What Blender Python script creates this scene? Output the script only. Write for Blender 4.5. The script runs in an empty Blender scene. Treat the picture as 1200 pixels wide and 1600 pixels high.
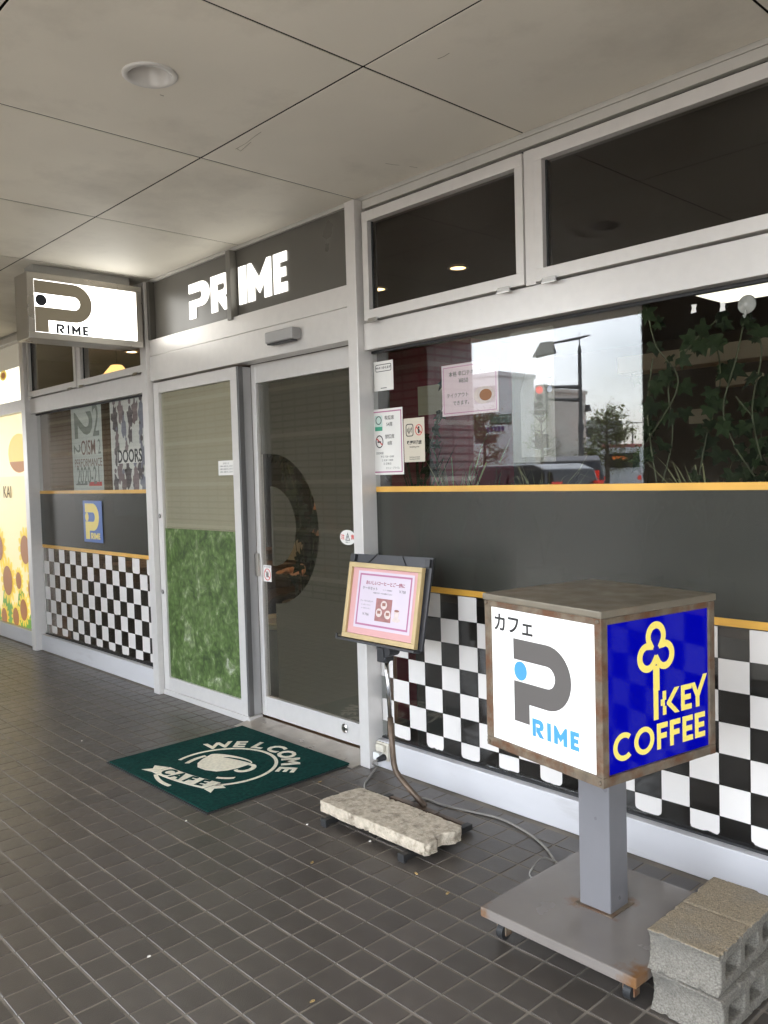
import bpy, bmesh, math, random
from mathutils import Matrix, Vector, noise
random.seed(7)
SC = bpy.context.scene
COL = SC.collection
rad = math.radians
# ------------------------------------------------------------------ camera
FPX = 1312.0; YAW, PITCH, ROLL = 0.819875, -0.044638, -0.027658
H, D = 1.3875, 2.6427
_f = Vector((-math.sin(YAW)*math.cos(PITCH), math.cos(YAW)*math.cos(PITCH), math.sin(PITCH)))
_r = Vector((math.cos(YAW), math.sin(YAW), 0)); _u = _r.cross(_f)
CR = _r*math.cos(ROLL)+_u*math.sin(ROLL); CU = -_r*math.sin(ROLL)+_u*math.cos(ROLL); CF = _f
cam = bpy.data.cameras.new('camera'); camo = bpy.data.objects.new('camera', cam); COL.objects.link(camo)
cam.sensor_fit = 'VERTICAL'; cam.sensor_height = 24; cam.lens = FPX/1600*24
cam.clip_start = 0.05; cam.clip_end = 2000
Mc = Matrix((CR, CU, -CF)).transposed().to_4x4(); Mc.translation = (0, -D, H)
camo.matrix_world = Mc; SC.camera = camo
# ------------------------------------------------------------------ world, sun, exposure
EXPOSURE = 3.05
w = bpy.data.worlds.new('World'); SC.world = w; w.use_nodes = True
nt = w.node_tree; nt.nodes.clear()
SUN_EL, SUN_AZ = rad(46), rad(250)
sky = nt.nodes.new('ShaderNodeTexSky'); sky.sky_type = 'NISHITA'; sky.sun_disc = False
sky.sun_elevation = SUN_EL; sky.sun_rotation = SUN_AZ; sky.dust_density = 2.5; sky.air_density = 1.0
tc = nt.nodes.new('ShaderNodeTexCoord'); mp = nt.nodes.new('ShaderNodeMapping'); mp.inputs['Scale'].default_value = (1, 1, 2.6)
nz = nt.nodes.new('ShaderNodeTexNoise'); nz.inputs['Scale'].default_value = 2.2; nz.inputs['Detail'].default_value = 6; nz.inputs['Roughness'].default_value = .55
cr = nt.nodes.new('ShaderNodeValToRGB'); cr.color_ramp.elements[0].position = .36; cr.color_ramp.elements[1].position = .66
cr.color_ramp.elements[0].color = (.15, .15, .15, 1); cr.color_ramp.elements[1].color = (.9, .9, .9, 1)
mx = nt.nodes.new('ShaderNodeMix'); mx.data_type = 'RGBA'; mx.inputs[7].default_value = (12.0, 12.6, 13.5, 1)
bg = nt.nodes.new('ShaderNodeBackground'); bg.inputs['Strength'].default_value = .14
wo = nt.nodes.new('ShaderNodeOutputWorld')
lk = nt.links.new
lk(tc.outputs['Generated'], mp.inputs[0]); lk(mp.outputs[0], nz.inputs['Vector']); lk(nz.outputs['Fac'], cr.inputs[0])
lk(cr.outputs['Color'], mx.inputs[0]); lk(sky.outputs[0], mx.inputs[6]); lk(mx.outputs[2], bg.inputs['Color']); lk(bg.outputs[0], wo.inputs[0])
sl = bpy.data.lights.new('sun', 'SUN'); sl.energy = 1.5; sl.angle = rad(12); sl.color = (1, .96, .9)
so = bpy.data.objects.new('sun', sl); COL.objects.link(so)
sdir = Vector((math.sin(SUN_AZ)*math.cos(SUN_EL), math.cos(SUN_AZ)*math.cos(SUN_EL), math.sin(SUN_EL)))
so.rotation_euler = sdir.to_track_quat('Z', 'Y').to_euler(); so.location = (-40, -20, 40)
SC.view_settings.view_transform = 'Standard'; SC.view_settings.look = 'None'; SC.view_settings.exposure = EXPOSURE
SC.view_settings.gamma = 1; SC.view_settings.use_curve_mapping = False
SC.cycles.max_bounces = 10; SC.cycles.transparent_max_bounces = 16; SC.cycles.diffuse_bounces = 5; SC.cycles.glossy_bounces = 5
SC.cycles.use_denoising = True; SC.cycles.sample_clamp_indirect = 6; SC.cycles.caustics_reflective = False; SC.cycles.caustics_refractive = False

# ------------------------------------------------------------------ photo pixel -> place
def ray(px, py): return CF + CR*((px-600)/FPX) - CU*((py-800)/FPX)
def F(px, py, y=0.0):
    d = ray(px, py); t = (D+y)/d.y; return d.x*t, H+d.z*t
def G(px, py, z=0.0):
    d = ray(px, py); t = (z-H)/d.z; return Vector((d.x*t, -D+d.y*t, z))
def RF(px, py, Y, gy=.045):           # what a pixel of the window mirrors, at distance Y in front of the shopfront
    d = ray(px, py); t = (D+gy)/d.y; t2 = (Y+gy)/d.y
    return Vector((d.x*(t+t2), -Y, H+d.z*(t+t2)))

# ------------------------------------------------------------------ mesh helpers
class MB:
    def __init__(s): s.v = []; s.f = []
    def poly(s, pts):
        n = len(s.v); s.v += [tuple(p) for p in pts]; s.f.append(tuple(range(n, n+len(pts)))); return s
    def box(s, a, b):
        x0, x1 = sorted((a[0], b[0])); y0, y1 = sorted((a[1], b[1])); z0, z1 = sorted((a[2], b[2]))
        n = len(s.v); s.v += [(x, y, z) for z in (z0, z1) for y in (y0, y1) for x in (x0, x1)]
        s.f += [(n, n+2, n+3, n+1), (n+4, n+5, n+7, n+6), (n, n+1, n+5, n+4), (n+2, n+6, n+7, n+3), (n, n+4, n+6, n+2), (n+1, n+3, n+7, n+5)]
        return s
    def hexa(s, P):    # 8 points ordered like box
        n = len(s.v); s.v += [tuple(p) for p in P]
        s.f += [(n, n+2, n+3, n+1), (n+4, n+5, n+7, n+6), (n, n+1, n+5, n+4), (n+2, n+6, n+7, n+3), (n, n+4, n+6, n+2), (n+1, n+3, n+7, n+5)]
        return s
    def tube(s, pts, r, seg=8, cap=True):
        pts = [Vector(p) for p in pts]; rs = r if isinstance(r, (list, tuple)) else [r]*len(pts); rings = []
        prev = None
        for i, p in enumerate(pts):
            t = (pts[min(i+1, len(pts)-1)]-pts[max(i-1, 0)]).normalized()
            if prev is None: a = t.orthogonal().normalized()
            else:
                a = prev-t*prev.dot(t); a = a.normalized() if a.length > 1e-6 else t.orthogonal().normalized()
            prev = a; b = t.cross(a); n = len(s.v)
            s.v += [tuple(p+(a*math.cos(k*2*math.pi/seg)+b*math.sin(k*2*math.pi/seg))*rs[i]) for k in range(seg)]; rings.append(n)
        for i in range(len(rings)-1):
            for k in range(seg): s.f.append((rings[i]+k, rings[i]+(k+1) % seg, rings[i+1]+(k+1) % seg, rings[i+1]+k))
        if cap: s.f.append(tuple(rings[0]+k for k in reversed(range(seg)))); s.f.append(tuple(rings[-1]+k for k in range(seg)))
        return s
    def lathe(s, prof, c=(0, 0, 0), seg=24, cap=True):
        n = len(s.v)
        for (r, z) in prof: s.v += [(c[0]+r*math.cos(k*2*math.pi/seg), c[1]+r*math.sin(k*2*math.pi/seg), c[2]+z) for k in range(seg)]
        for i in range(len(prof)-1):
            for k in range(seg): s.f.append((n+i*seg+k, n+i*seg+(k+1) % seg, n+(i+1)*seg+(k+1) % seg, n+(i+1)*seg+k))
        if cap: s.f.append(tuple(n+k for k in reversed(range(seg)))); m = n+(len(prof)-1)*seg; s.f.append(tuple(m+k for k in range(seg)))
        return s
    def mesh(s, name='mesh', bevel=0, seg=2, smooth=False):
        me = bpy.data.meshes.new(name); me.from_pydata(s.v, [], s.f)
        bm = bmesh.new(); bm.from_mesh(me); bmesh.ops.recalc_face_normals(bm, faces=bm.faces)
        if bevel:
            es = [e for e in bm.edges if len(e.link_faces) == 2 and e.calc_face_angle(0) > .5]
            bmesh.ops.bevel(bm, geom=es, offset=bevel, segments=seg, affect='EDGES', profile=.6, clamp_overlap=True)
        bm.to_mesh(me); bm.free()
        if smooth:
            for p in me.polygons: p.use_smooth = True
        return me
WM = {}
def add(name, me, mat, parent=None, M=None, **props):
    if isinstance(me, MB): me = me.mesh(name)
    o = bpy.data.objects.new(name, me); COL.objects.link(o)
    M = M or Matrix.Identity(4)
    if me is not None and mat is not None and len(me.materials) == 0: me.materials.append(mat)
    if parent is not None:
        o.parent = parent; o.matrix_parent_inverse = WM[parent.name].inverted()
    o.matrix_basis = M; WM[o.name] = M.copy()
    for k, v in props.items(): o[k] = v
    return o
def thing(name, label, cat, loc=(0, 0, 0), group=None, rz=0):
    M = Matrix.Translation(loc) @ Matrix.Rotation(rz, 4, 'Z')
    o = add(name, None, None, None, M, label=label, category=cat)
    if group: o['group'] = group
    return o
def tag(o, label, cat, group=None):
    o['label'] = label; o['category'] = cat
    if group: o['group'] = group
    return o
def BOX(a, b, bevel=0.0): return MB().box(a, b).mesh('box', bevel)
T = Matrix.Translation
def plane(o, u, v):
    u = Vector(u).normalized(); v = Vector(v).normalized(); n = u.cross(v)
    M = Matrix((u, v, n)).transposed().to_4x4(); M.translation = o; return M
def FP(x, z, y): return plane((x, y, z), (1, 0, 0), (0, 0, 1))       # on the shopfront, facing the street
def dgmesh(ob):
    dg = bpy.context.evaluated_depsgraph_get(); me = bpy.data.meshes.new_from_object(ob.evaluated_get(dg))
    d = ob.data; bpy.data.objects.remove(ob); 
    return me
def cvmesh(cu):
    ob = bpy.data.objects.new('c', cu); me = bpy.data.meshes.new_from_object(ob); bpy.data.objects.remove(ob); bpy.data.curves.remove(cu); return me
def shape(loops, depth=.0006, bevel=0.0):
    cu = bpy.data.curves.new('s', 'CURVE'); cu.dimensions = '2D'; cu.fill_mode = 'BOTH'; cu.extrude = depth/2; cu.bevel_depth = bevel
    for L in loops:
        sp = cu.splines.new('POLY'); sp.points.add(len(L)-1); sp.use_cyclic_u = True
        for p, q in zip(sp.points, L): p.co = (q[0], q[1], 0, 1)
    me = cvmesh(cu); me.materials.clear()
    me.transform(T((0, 0, depth/2))); return me
def textmesh(s, size, ax='CENTER', depth=.0006, bold=0.0, sx=1.0, spacing=1.0):
    cu = bpy.data.curves.new('t', 'FONT'); cu.body = s; cu.size = size; cu.align_x = ax; cu.align_y = 'CENTER'; cu.extrude = depth/2
    cu.offset = bold; cu.resolution_u = 3; cu.space_character = spacing
    me = cvmesh(cu); me.materials.clear()
    me.transform(T((0, 0, depth/2)) @ Matrix.Diagonal((sx, 1, 1, 1))); return me
def arc(cx, cy, r, a0, a1, n=16, ry=None):
    ry = ry or r
    return [(cx+r*math.cos(rad(a0+(a1-a0)*i/n)), cy+ry*math.sin(rad(a0+(a1-a0)*i/n))) for i in range(n+1)]
def ellipse(cx, cy, rx, ry, n=28): return arc(cx, cy, rx, 0, 360-360/n, n-1, ry)
def rect(x0, y0, x1, y1): return [(x0, y0), (x1, y0), (x1, y1), (x0, y1)]
def rrect(x0, y0, x1, y1, r):
    return arc(x1-r, y0+r, r, -90, 0, 4)+arc(x1-r, y1-r, r, 0, 90, 4)+arc(x0+r, y1-r, r, 90, 180, 4)+arc(x0+r, y0+r, r, 180, 270, 4)

# ------------------------------------------------------------------ materials
MATS = {}
def mat(name, col, rough=.5, metal=0.0, var=.0, vscale=8.0, bump=0.0, bscale=120.0, island=0.0, spec=.5, emit=None, estr=0.0, dirt=None, dirt_scale=5.0, dirt_lo=.55, dirt_hi=.75, rvar=0.0, stretch=(1, 1, 1), coat=0.0):
    m = bpy.data.materials.new(name); m.use_nodes = True; n = m.node_tree; P = n.nodes['Principled BSDF']
    P.inputs['Base Color'].default_value = (*col, 1); P.inputs['Roughness'].default_value = rough; P.inputs['Metallic'].default_value = metal
    P.inputs['Specular IOR Level'].default_value = spec; P.inputs['Coat Weight'].default_value = coat
    if emit: P.inputs['Emission Color'].default_value = (*emit, 1); P.inputs['Emission Strength'].default_value = estr*.8
    co = n.nodes.new('ShaderNodeTexCoord'); mp = n.nodes.new('ShaderNodeMapping'); mp.inputs['Scale'].default_value = stretch; n.links.new(co.outputs['Object'], mp.inputs[0])
    cur = None
    def noise_(sc, det=4):
        t = n.nodes.new('ShaderNodeTexNoise'); t.inputs['Scale'].default_value = sc; t.inputs['Detail'].default_value = det; n.links.new(mp.outputs[0], t.inputs['Vector']); return t
    if var or island:
        val = None
        if var:
            t = noise_(vscale, 5); mr = n.nodes.new('ShaderNodeMapRange'); mr.inputs[1].default_value = .3; mr.inputs[2].default_value = .7; mr.inputs[3].default_value = 1-var; mr.inputs[4].default_value = 1+var
            n.links.new(t.outputs['Fac'], mr.inputs[0]); val = mr.outputs[0]
        if island:
            g = n.nodes.new('ShaderNodeNewGeometry'); oi = n.nodes.new('ShaderNodeObjectInfo')
            ad = n.nodes.new('ShaderNodeMath'); ad.operation = 'ADD'; n.links.new(g.outputs['Random Per Island'], ad.inputs[0]); n.links.new(oi.outputs['Random'], ad.inputs[1])
            fr = n.nodes.new('ShaderNodeMath'); fr.operation = 'FRACT'; n.links.new(ad.outputs[0], fr.inputs[0])
            mr = n.nodes.new('ShaderNodeMapRange'); mr.inputs[3].default_value = 1-island; mr.inputs[4].default_value = 1+island; n.links.new(fr.outputs[0], mr.inputs[0])
            if val:
                ml = n.nodes.new('ShaderNodeMath'); ml.operation = 'MULTIPLY'; n.links.new(val, ml.inputs[0]); n.links.new(mr.outputs[0], ml.inputs[1]); val = ml.outputs[0]
            else: val = mr.outputs[0]
        vm = n.nodes.new('ShaderNodeVectorMath'); vm.operation = 'SCALE'; vm.inputs[0].default_value = col; n.links.new(val, vm.inputs['Scale']); cur = vm.outputs[0]
    if dirt:
        t = noise_(dirt_scale, 8); t.inputs['Roughness'].default_value = .65
        mr = n.nodes.new('ShaderNodeMapRange'); mr.inputs[1].default_value = dirt_lo; mr.inputs[2].default_value = dirt_hi; n.links.new(t.outputs['Fac'], mr.inputs[0])
        mxn = n.nodes.new('ShaderNodeMix'); mxn.data_type = 'RGBA'; n.links.new(mr.outputs[0], mxn.inputs[0]); mxn.inputs[7].default_value = (*dirt, 1)
        if cur: n.links.new(cur, mxn.inputs[6])
        else: mxn.inputs[6].default_value = (*col, 1)
        cur = mxn.outputs[2]
    if cur: n.links.new(cur, P.inputs['Base Color'])
    if rvar:
        t = noise_(vscale*1.7, 5); mr = n.nodes.new('ShaderNodeMapRange'); mr.inputs[1].default_value = .3; mr.inputs[2].default_value = .7; mr.inputs[3].default_value = max(.02, rough-rvar); mr.inputs[4].default_value = min(1, rough+rvar)
        n.links.new(t.outputs['Fac'], mr.inputs[0]); n.links.new(mr.outputs[0], P.inputs['Roughness'])
    if bump:
        t = noise_(bscale, 6); b = n.nodes.new('ShaderNodeBump'); b.inputs['Strength'].default_value = bump; b.inputs['Distance'].default_value = .004
        n.links.new(t.outputs['Fac'], b.inputs['Height']); n.links.new(b.outputs[0], P.inputs['Normal'])
    MATS[name] = m; return m
def glass(name, tint, f0=.05, smudge=.03):
    m = bpy.data.materials.new(name); m.use_nodes = True; n = m.node_tree; n.nodes.clear(); L = n.links.new
    tr = n.nodes.new('ShaderNodeBsdfTransparent'); tr.inputs[0].default_value = (*tint, 1)
    gl = n.nodes.new('ShaderNodeBsdfGlossy'); gl.inputs['Roughness'].default_value = .0; gl.inputs['Color'].default_value = (1, 1, 1, 1)
    lw = n.nodes.new('ShaderNodeLayerWeight'); lw.inputs['Blend'].default_value = .5
    pw = n.nodes.new('ShaderNodeMath'); pw.operation = 'POWER'; pw.inputs[1].default_value = 5; L(lw.outputs['Facing'], pw.inputs[0])
    ma = n.nodes.new('ShaderNodeMath'); ma.operation = 'MULTIPLY_ADD'; ma.inputs[1].default_value = 1-f0; ma.inputs[2].default_value = f0; L(pw.outputs[0], ma.inputs[0])
    m1 = n.nodes.new('ShaderNodeMixShader'); L(ma.outputs[0], m1.inputs[0]); L(tr.outputs[0], m1.inputs[1]); L(gl.outputs[0], m1.inputs[2])
    df = n.nodes.new('ShaderNodeBsdfDiffuse'); df.inputs[0].default_value = (.5, .49, .45, 1)
    co = n.nodes.new('ShaderNodeTexCoord'); nz = n.nodes.new('ShaderNodeTexNoise'); nz.inputs['Scale'].default_value = 3.5; nz.inputs['Detail'].default_value = 8; nz.inputs['Roughness'].default_value = .7; L(co.outputs['Object'], nz.inputs['Vector'])
    mr = n.nodes.new('ShaderNodeMapRange'); mr.inputs[1].default_value = .45; mr.inputs[2].default_value = .8; mr.inputs[3].default_value = smudge*.15; mr.inputs[4].default_value = smudge; L(nz.outputs['Fac'], mr.inputs[0])
    m2 = n.nodes.new('ShaderNodeMixShader'); L(mr.outputs[0], m2.inputs[0]); L(m1.outputs[0], m2.inputs[1]); L(df.outputs[0], m2.inputs[2])
    o = n.nodes.new('ShaderNodeOutputMaterial'); L(m2.outputs[0], o.inputs[0]); MATS[name] = m; return m
def film(name, col, trans, rough=.42):
    m = bpy.data.materials.new(name); m.use_nodes = True; n = m.node_tree; n.nodes.clear(); L = n.links.new
    tr = n.nodes.new('ShaderNodeBsdfTransparent')
    df = n.nodes.new('ShaderNodeBsdfPrincipled'); df.inputs['Base Color'].default_value = (*col, 1); df.inputs['Roughness'].default_value = rough; df.inputs['Specular IOR Level'].default_value = .3
    mxs = n.nodes.new('ShaderNodeMixShader'); mxs.inputs[0].default_value = 1-trans; L(tr.outputs[0], mxs.inputs[1]); L(df.outputs[0], mxs.inputs[2])
    o = n.nodes.new('ShaderNodeOutputMaterial'); L(mxs.outputs[0], o.inputs[0]); MATS[name] = m; return m
def emis(name, col, s, rough=.3): return mat(name, tuple(min(.8, c*.8) for c in col), rough, emit=col, estr=s)

alu = mat('painted_aluminium', (.65, .622, .592), .34, metal=.25, var=.025, vscale=25)
aluB = mat('baseboard_paint', (.55, .54, .545), .42, var=.05, vscale=3, dirt=(.33, .31, .28), dirt_scale=3, dirt_lo=.6, dirt_hi=.9, rvar=.1, stretch=(.5, 1, 2.5))
steel = mat('brushed_steel', (.50, .47, .42), .30, metal=.9, var=.04, vscale=3, rvar=.06)
stain = mat('stainless_ramp', (.52, .47, .41), .38, metal=.85, var=.15, vscale=6, rvar=.12, dirt=(.2, .17, .14), dirt_scale=6, dirt_lo=.55, dirt_hi=.85)
rubber = mat('black_rubber', (.018, .018, .018), .6)
blackp = mat('black_plastic', (.02, .02, .022), .42, var=.2)
headm = mat('header_panel', (.095, .088, .075), .32, var=.1, vscale=2, rvar=.06)
ceilm = mat('ceiling_board', (.78, .735, .64), .62, var=.04, vscale=2.0, dirt=(.44, .40, .33), dirt_scale=1.3, dirt_lo=.52, dirt_hi=.95, bump=.10, bscale=60)
gap = mat('ceiling_joint', (.012, .011, .010), .9, spec=.0)
trimm = mat('ceiling_trim', (.48, .46, .42), .5, var=.05)
tilem = mat('floor_tile', (.070, .059, .049), .34, var=.10, vscale=22, island=.16, bump=.16, bscale=260, rvar=.06, dirt=(.115, .10, .082), dirt_scale=1.6, dirt_lo=.52, dirt_hi=.95)
grout = mat('grout', (.175, .15, .118), .85, var=.4, vscale=5, bump=.3, bscale=90)
whitep = mat('white_vinyl', (.70, .665, .63), .35, var=.03, dirt=(.5, .48, .45), dirt_scale=6, dirt_lo=.62, dirt_hi=.95)
yellow = mat('yellow_tape', (.66, .36, .06), .4, var=.08)
black = mat('print_black', (.015, .015, .015), .5)
greyp = mat('print_grey', (.14, .135, .12), .5)
dkgrey = mat('print_brown_grey', (.16, .14, .10), .5)
cyan = mat('print_cyan', (.06, .27, .52), .4, emit=(.05, .26, .60), estr=.03)
glassC = glass('window_glass', (.94, .95, .94), .040, .012)
glassD = glass('door_glass', (.90, .90, .87), .05, .02)
glassT = glass('transom_glass', (.62, .61, .58), .04, .03)
filmG = film('grey_film', (.056, .056, .047), .34, .26)
filmD = film('door_film', (.10, .09, .072), .26)
filmB = film('beige_film', (.56, .52, .42), .30)
paper = mat('paper', (.72, .70, .66), .7, var=.03)
red = mat('print_red', (.55, .05, .04), .5)
brown = mat('print_brown', (.30, .13, .10), .6)
rust = mat('rusty_steel', (.15, .115, .078), .62, metal=.1, var=.3, vscale=25, bump=.35, bscale=140, dirt=(.12, .05, .02), dirt_scale=14, dirt_lo=.45, dirt_hi=.62)
rusttop = mat('rusty_top', (.17, .145, .105), .42, metal=.1, var=.15, vscale=9, bump=.1, bscale=90, dirt=(.16, .09, .045), dirt_scale=6, dirt_lo=.55, dirt_hi=.8, rvar=.1)
postm = mat('grey_post_paint', (.165, .16, .165), .35, var=.05, rvar=.08, dirt=(.2, .13, .08), dirt_scale=7, dirt_lo=.68, dirt_hi=.85)
platem = mat('grey_plate_paint', (.195, .172, .152), .20, var=.08, vscale=5, rvar=.08)
def corner_rust(m, pts):
    n = m.node_tree; P = n.nodes['Principled BSDF']; L = n.links.new; src = P.inputs['Base Color'].links[0].from_socket
    co = n.nodes.new('ShaderNodeTexCoord'); nz = n.nodes.new('ShaderNodeTexNoise'); nz.inputs['Scale'].default_value = 26; nz.inputs['Detail'].default_value = 7; L(co.outputs['Object'], nz.inputs['Vector'])
    for (p, r_) in pts:
        d = n.nodes.new('ShaderNodeVectorMath'); d.operation = 'DISTANCE'; d.inputs[1].default_value = p; L(co.outputs['Object'], d.inputs[0])
        a = n.nodes.new('ShaderNodeMath'); a.operation = 'MULTIPLY_ADD'; a.inputs[1].default_value = .16; L(nz.outputs['Fac'], a.inputs[0]); L(d.outputs['Value'], a.inputs[2])
        mr = n.nodes.new('ShaderNodeMapRange'); mr.inputs[1].default_value = r_+.055; mr.inputs[2].default_value = r_+.10; mr.inputs[3].default_value = 1; mr.inputs[4].default_value = 0; L(a.outputs[0], mr.inputs[0])
        mx_ = n.nodes.new('ShaderNodeMix'); mx_.data_type = 'RGBA'; L(mr.outputs[0], mx_.inputs[0]); L(src, mx_.inputs[6]); mx_.inputs[7].default_value = (.17, .085, .035, 1); src = mx_.outputs[2]
    L(src, P.inputs['Base Color'])
corner_rust(platem, [((-1.096, -.795, .08), .055), ((-1.609, -.795, .075), .02), ((-1.42, -.585, .1), .012), ((-1.30, -.48, .1), .012), ((-1.30, -.59, .1), .0)])
conc = mat('concrete', (.20, .182, .15), .92, var=.38, vscale=210, bump=1.0, bscale=420, dirt=(.15, .14, .12), dirt_scale=9, dirt_lo=.5, dirt_hi=.75)
conc2 = mat('concrete_tan', (.29, .23, .15), .92, var=.38, vscale=210, bump=1.0, bscale=420, dirt=(.22, .20, .165), dirt_scale=6, dirt_lo=.5, dirt_hi=.8)
slabm = mat('weathered_slab', (.50, .43, .33), .88, var=.22, vscale=45, bump=.8, bscale=160, dirt=(.19, .15, .105), dirt_scale=24, dirt_lo=.49, dirt_hi=.70)
matg = mat('mat_green', (.004, .040, .033), .95, var=.35, vscale=60, bump=1.0, bscale=420, spec=.1)
matw = mat('mat_cream', (.80, .75, .60), .95, var=.12, vscale=60, bump=1.0, bscale=420, spec=.1)
chrome = mat('chrome', (.6, .6, .6), .18, metal=1)
polem = mat('rusty_pole', (.12, .085, .06), .45, metal=.5, var=.4, vscale=20)
wood = mat('pale_wood', (.50, .37, .18), .45, var=.12, vscale=9, stretch=(1, 1, 8))
pink = mat('pink_mount', (.62, .34, .33), .6, var=.03)
lilac = mat('lilac_paper', (.60, .52, .59), .35, var=.02)
mauve = mat('mauve_print', (.42, .16, .27), .6)
darkboard = mat('black_board', (.03, .03, .034), .4, var=.2)

# ------------------------------------------------------------------ setting: floor with tiles
ZC = 2.668
XL, XR = -24.0, 14.0
YE = -3.7
floor = add('floor', MB().box((XL, YE-.7, -.12), (XR, .06, -.0018)), grout, kind='structure')
PX, PY = .1045, .1052
x0, y0 = -2.138, -1.285
def tile_mesh():
    a, b = PX/2-.0038, PY/2-.0046; c = .0010
    mb = MB(); n = 0
    mb.v = [(-a+c, -b+c, 0), (a-c, -b+c, 0), (a-c, b-c, 0), (-a+c, b-c, 0), (-a, -b, -c), (a, -b, -c), (a, b, -c), (-a, b, -c), (-a, -b, -.004), (a, -b, -.004), (a, b, -.004), (-a, b, -.004)]
    mb.f = [(0, 1, 2, 3)]+[(4+k, 4+(k+1) % 4, (k+1) % 4, k) for k in range(4)]+[(8+k, 8+(k+1) % 4, 4+(k+1) % 4, 4+k) for k in range(4)]
    return mb
tm0 = tile_mesh(); tmesh = tm0.mesh('tile'); tmesh.materials.append(tilem)
cells = []
for i in range(int((XL-x0)/PX)+1, int((XR-x0)/PX)):
    for j in range(int((YE-.6-y0)/PY), int((0-y0)/PY)+1):
        cx, cy = x0+(i+.5)*PX, y0+(j+.5)*PY
        if cy+PY/2 > .0 or cy < YE-.62: continue
        d = Vector((cx, cy+D, -H)); zz = d.dot(CF)
        vis = zz > .3 and abs(d.dot(CR)/zz*FPX) < 620 and abs(d.dot(CU)/zz*FPX) < 815
        cells.append((zz if vis else 1e3+zz, cx, cy))
cells.sort()
def jit(): return random.gauss(0, .0002)
for k, (zz, cx, cy) in enumerate(cells[:300]):
    add('tile', tmesh, tilem, floor, T((cx, cy, jit())) @ Matrix.Rotation(random.gauss(0, .002), 4, 'Z') @ Matrix.Rotation(random.gauss(0, .0015), 4, 'X'))
mb = MB()
for (zz, cx, cy) in cells[300:]:
    n = len(mb.v); dz = jit(); mb.v += [(x+cx, y+cy, z+dz) for x, y, z in tm0.v]; mb.f += [tuple(n+a for a in f) for f in tm0.f]
me = bpy.data.meshes.new('tiles'); me.from_pydata(mb.v, [], mb.f)
add('tile_field', me, tilem, floor, kind='stuff')
# ------------------------------------------------------------------ ceiling
ceiling = add('ceiling', MB().box((XL, YE, ZC+.10), (XR, .05, ZC+.16)), gap, kind='structure')
xs = [-1.99+.9735*k for k in range(-23, 17)]; ys = [-.006, -.822, -1.787, -2.752, YE]
for xa, xb in zip(xs, xs[1:]):
    for yb, ya in zip(ys, ys[1:]):
        g = .0045
        if xa < -2.46 < xb and ya < -1.305 < yb:
            add('ceiling_panel', shape([rect(xa+g, ya+g, xb-g, yb-g), ellipse(-2.46, -1.305, .067, .067, 40)], .002), ceilm, ceiling, T((0, 0, ZC))); continue
        add('ceiling_panel', BOX((xa+g, ya+g, ZC), (xb-g, yb-g, ZC+.002)), ceilm, ceiling, T((0, 0, random.gauss(0, .0002))))
for x_ in xs[1:-1]: add('joint_strip', MB().box((x_-.02, YE+.001, ZC+.0026), (x_+.02, -.007, ZC+.005)), gap, ceiling)
for y_ in ys[1:-1]: add('joint_strip', MB().box((XL, y_-.02, ZC+.0055), (XR, y_+.02, ZC+.008)), gap, ceiling)
add('edge_trim', MB().box((XL, -.0045, ZC-.016), (XR, .05, ZC+.011)), trimm, ceiling)
# upper storeys over the arcade
bld = thing('building', 'upper storeys of the building carried over the covered walkway', 'building', (-8, 4, 2.8))
add('wall', MB().box((XL-1, YE-.02, ZC+.165), (XR+1, 12, 6.8)), mat('render_grey', (.5, .48, .44), .8, var=.06), bld)
for k in range(9):
    w_ = add('window', BOX((XL+2+k*3.2, YE-.05, 4.2), (XL+4+k*3.2, YE-.015, 5.8)), mat('dark_pane', (.03, .035, .04), .08) if k == 0 else MATS['dark_pane'], bld)
# ------------------------------------------------------------------ shopfront
PF, PB = -.05, .07
def post(xa, xb, label, name='window_post', top=ZC-.016):
    o = add(name, BOX((xa, PF, 0.0), (xb, PB, top), .003), alu); return tag(o, label, 'post')
post(-7.15, -7.065, 'white aluminium post between the sunflower window and the cafe window')
post(-5.035, -4.962, 'white aluminium post left of the fixed door panel')
post(-2.992, -2.925, 'white aluminium post between sliding door and right shop window')
post(.90, .97, 'white aluminium post at the right end of the shopfront')
ZG0, ZG1 = .132, 1.965
GY = .045
def white_squares(root, xa, xb, xref, top, rows, parity, ragged, cp):
    rp = .1066
    i0 = math.floor((xa-xref)/cp)-1; i1 = math.ceil((xb-xref)/cp)+1
    cache = {}
    for i in range(i0, i1):
        for r in range(rows):
            if (i+r+parity) % 2: continue
            u0, u1 = max(xa, xref+i*cp), min(xb, xref+(i+1)*cp)
            if u1-u0 < .008: continue
            v1, v0 = top-r*rp, max(top-(r+1)*rp, ZG0+.014)
            last = r == rows-1
            wd, hg = u1-u0-.0015, v1-v0-.0015
            if last or (ragged and random.random() < .25):
                rr = random.uniform(.008, .022); lo = random.uniform(.004, .014) if last else 0
                L = [(0, hg)]+[(0, lo+rr)]+[(rr*(1-math.cos(a))+random.gauss(0, .0008), lo+rr*(1-math.sin(a))+random.gauss(0, .0012)) for a in (.4, .8, 1.2)]
                L += [(wd*t, lo+random.gauss(0, .0016)) for t in (.3, .45, .6, .72)]
                L += [(wd-rr*(1-math.cos(a))+random.gauss(0, .0008), lo+rr*(1-math.sin(a))+random.gauss(0, .0012)) for a in (1.2, .8, .4)]+[(wd, lo+rr), (wd, hg)]
                me = shape([L], .0012)
            else:
                key = (round(wd, 4), round(hg, 4))
                if key not in cache: cache[key] = shape([rect(0, 0, wd, hg)], .0012)
                me = cache[key]
            add('white_square', me, whitep, root, FP(u0, v0, GY-.0052))
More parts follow.
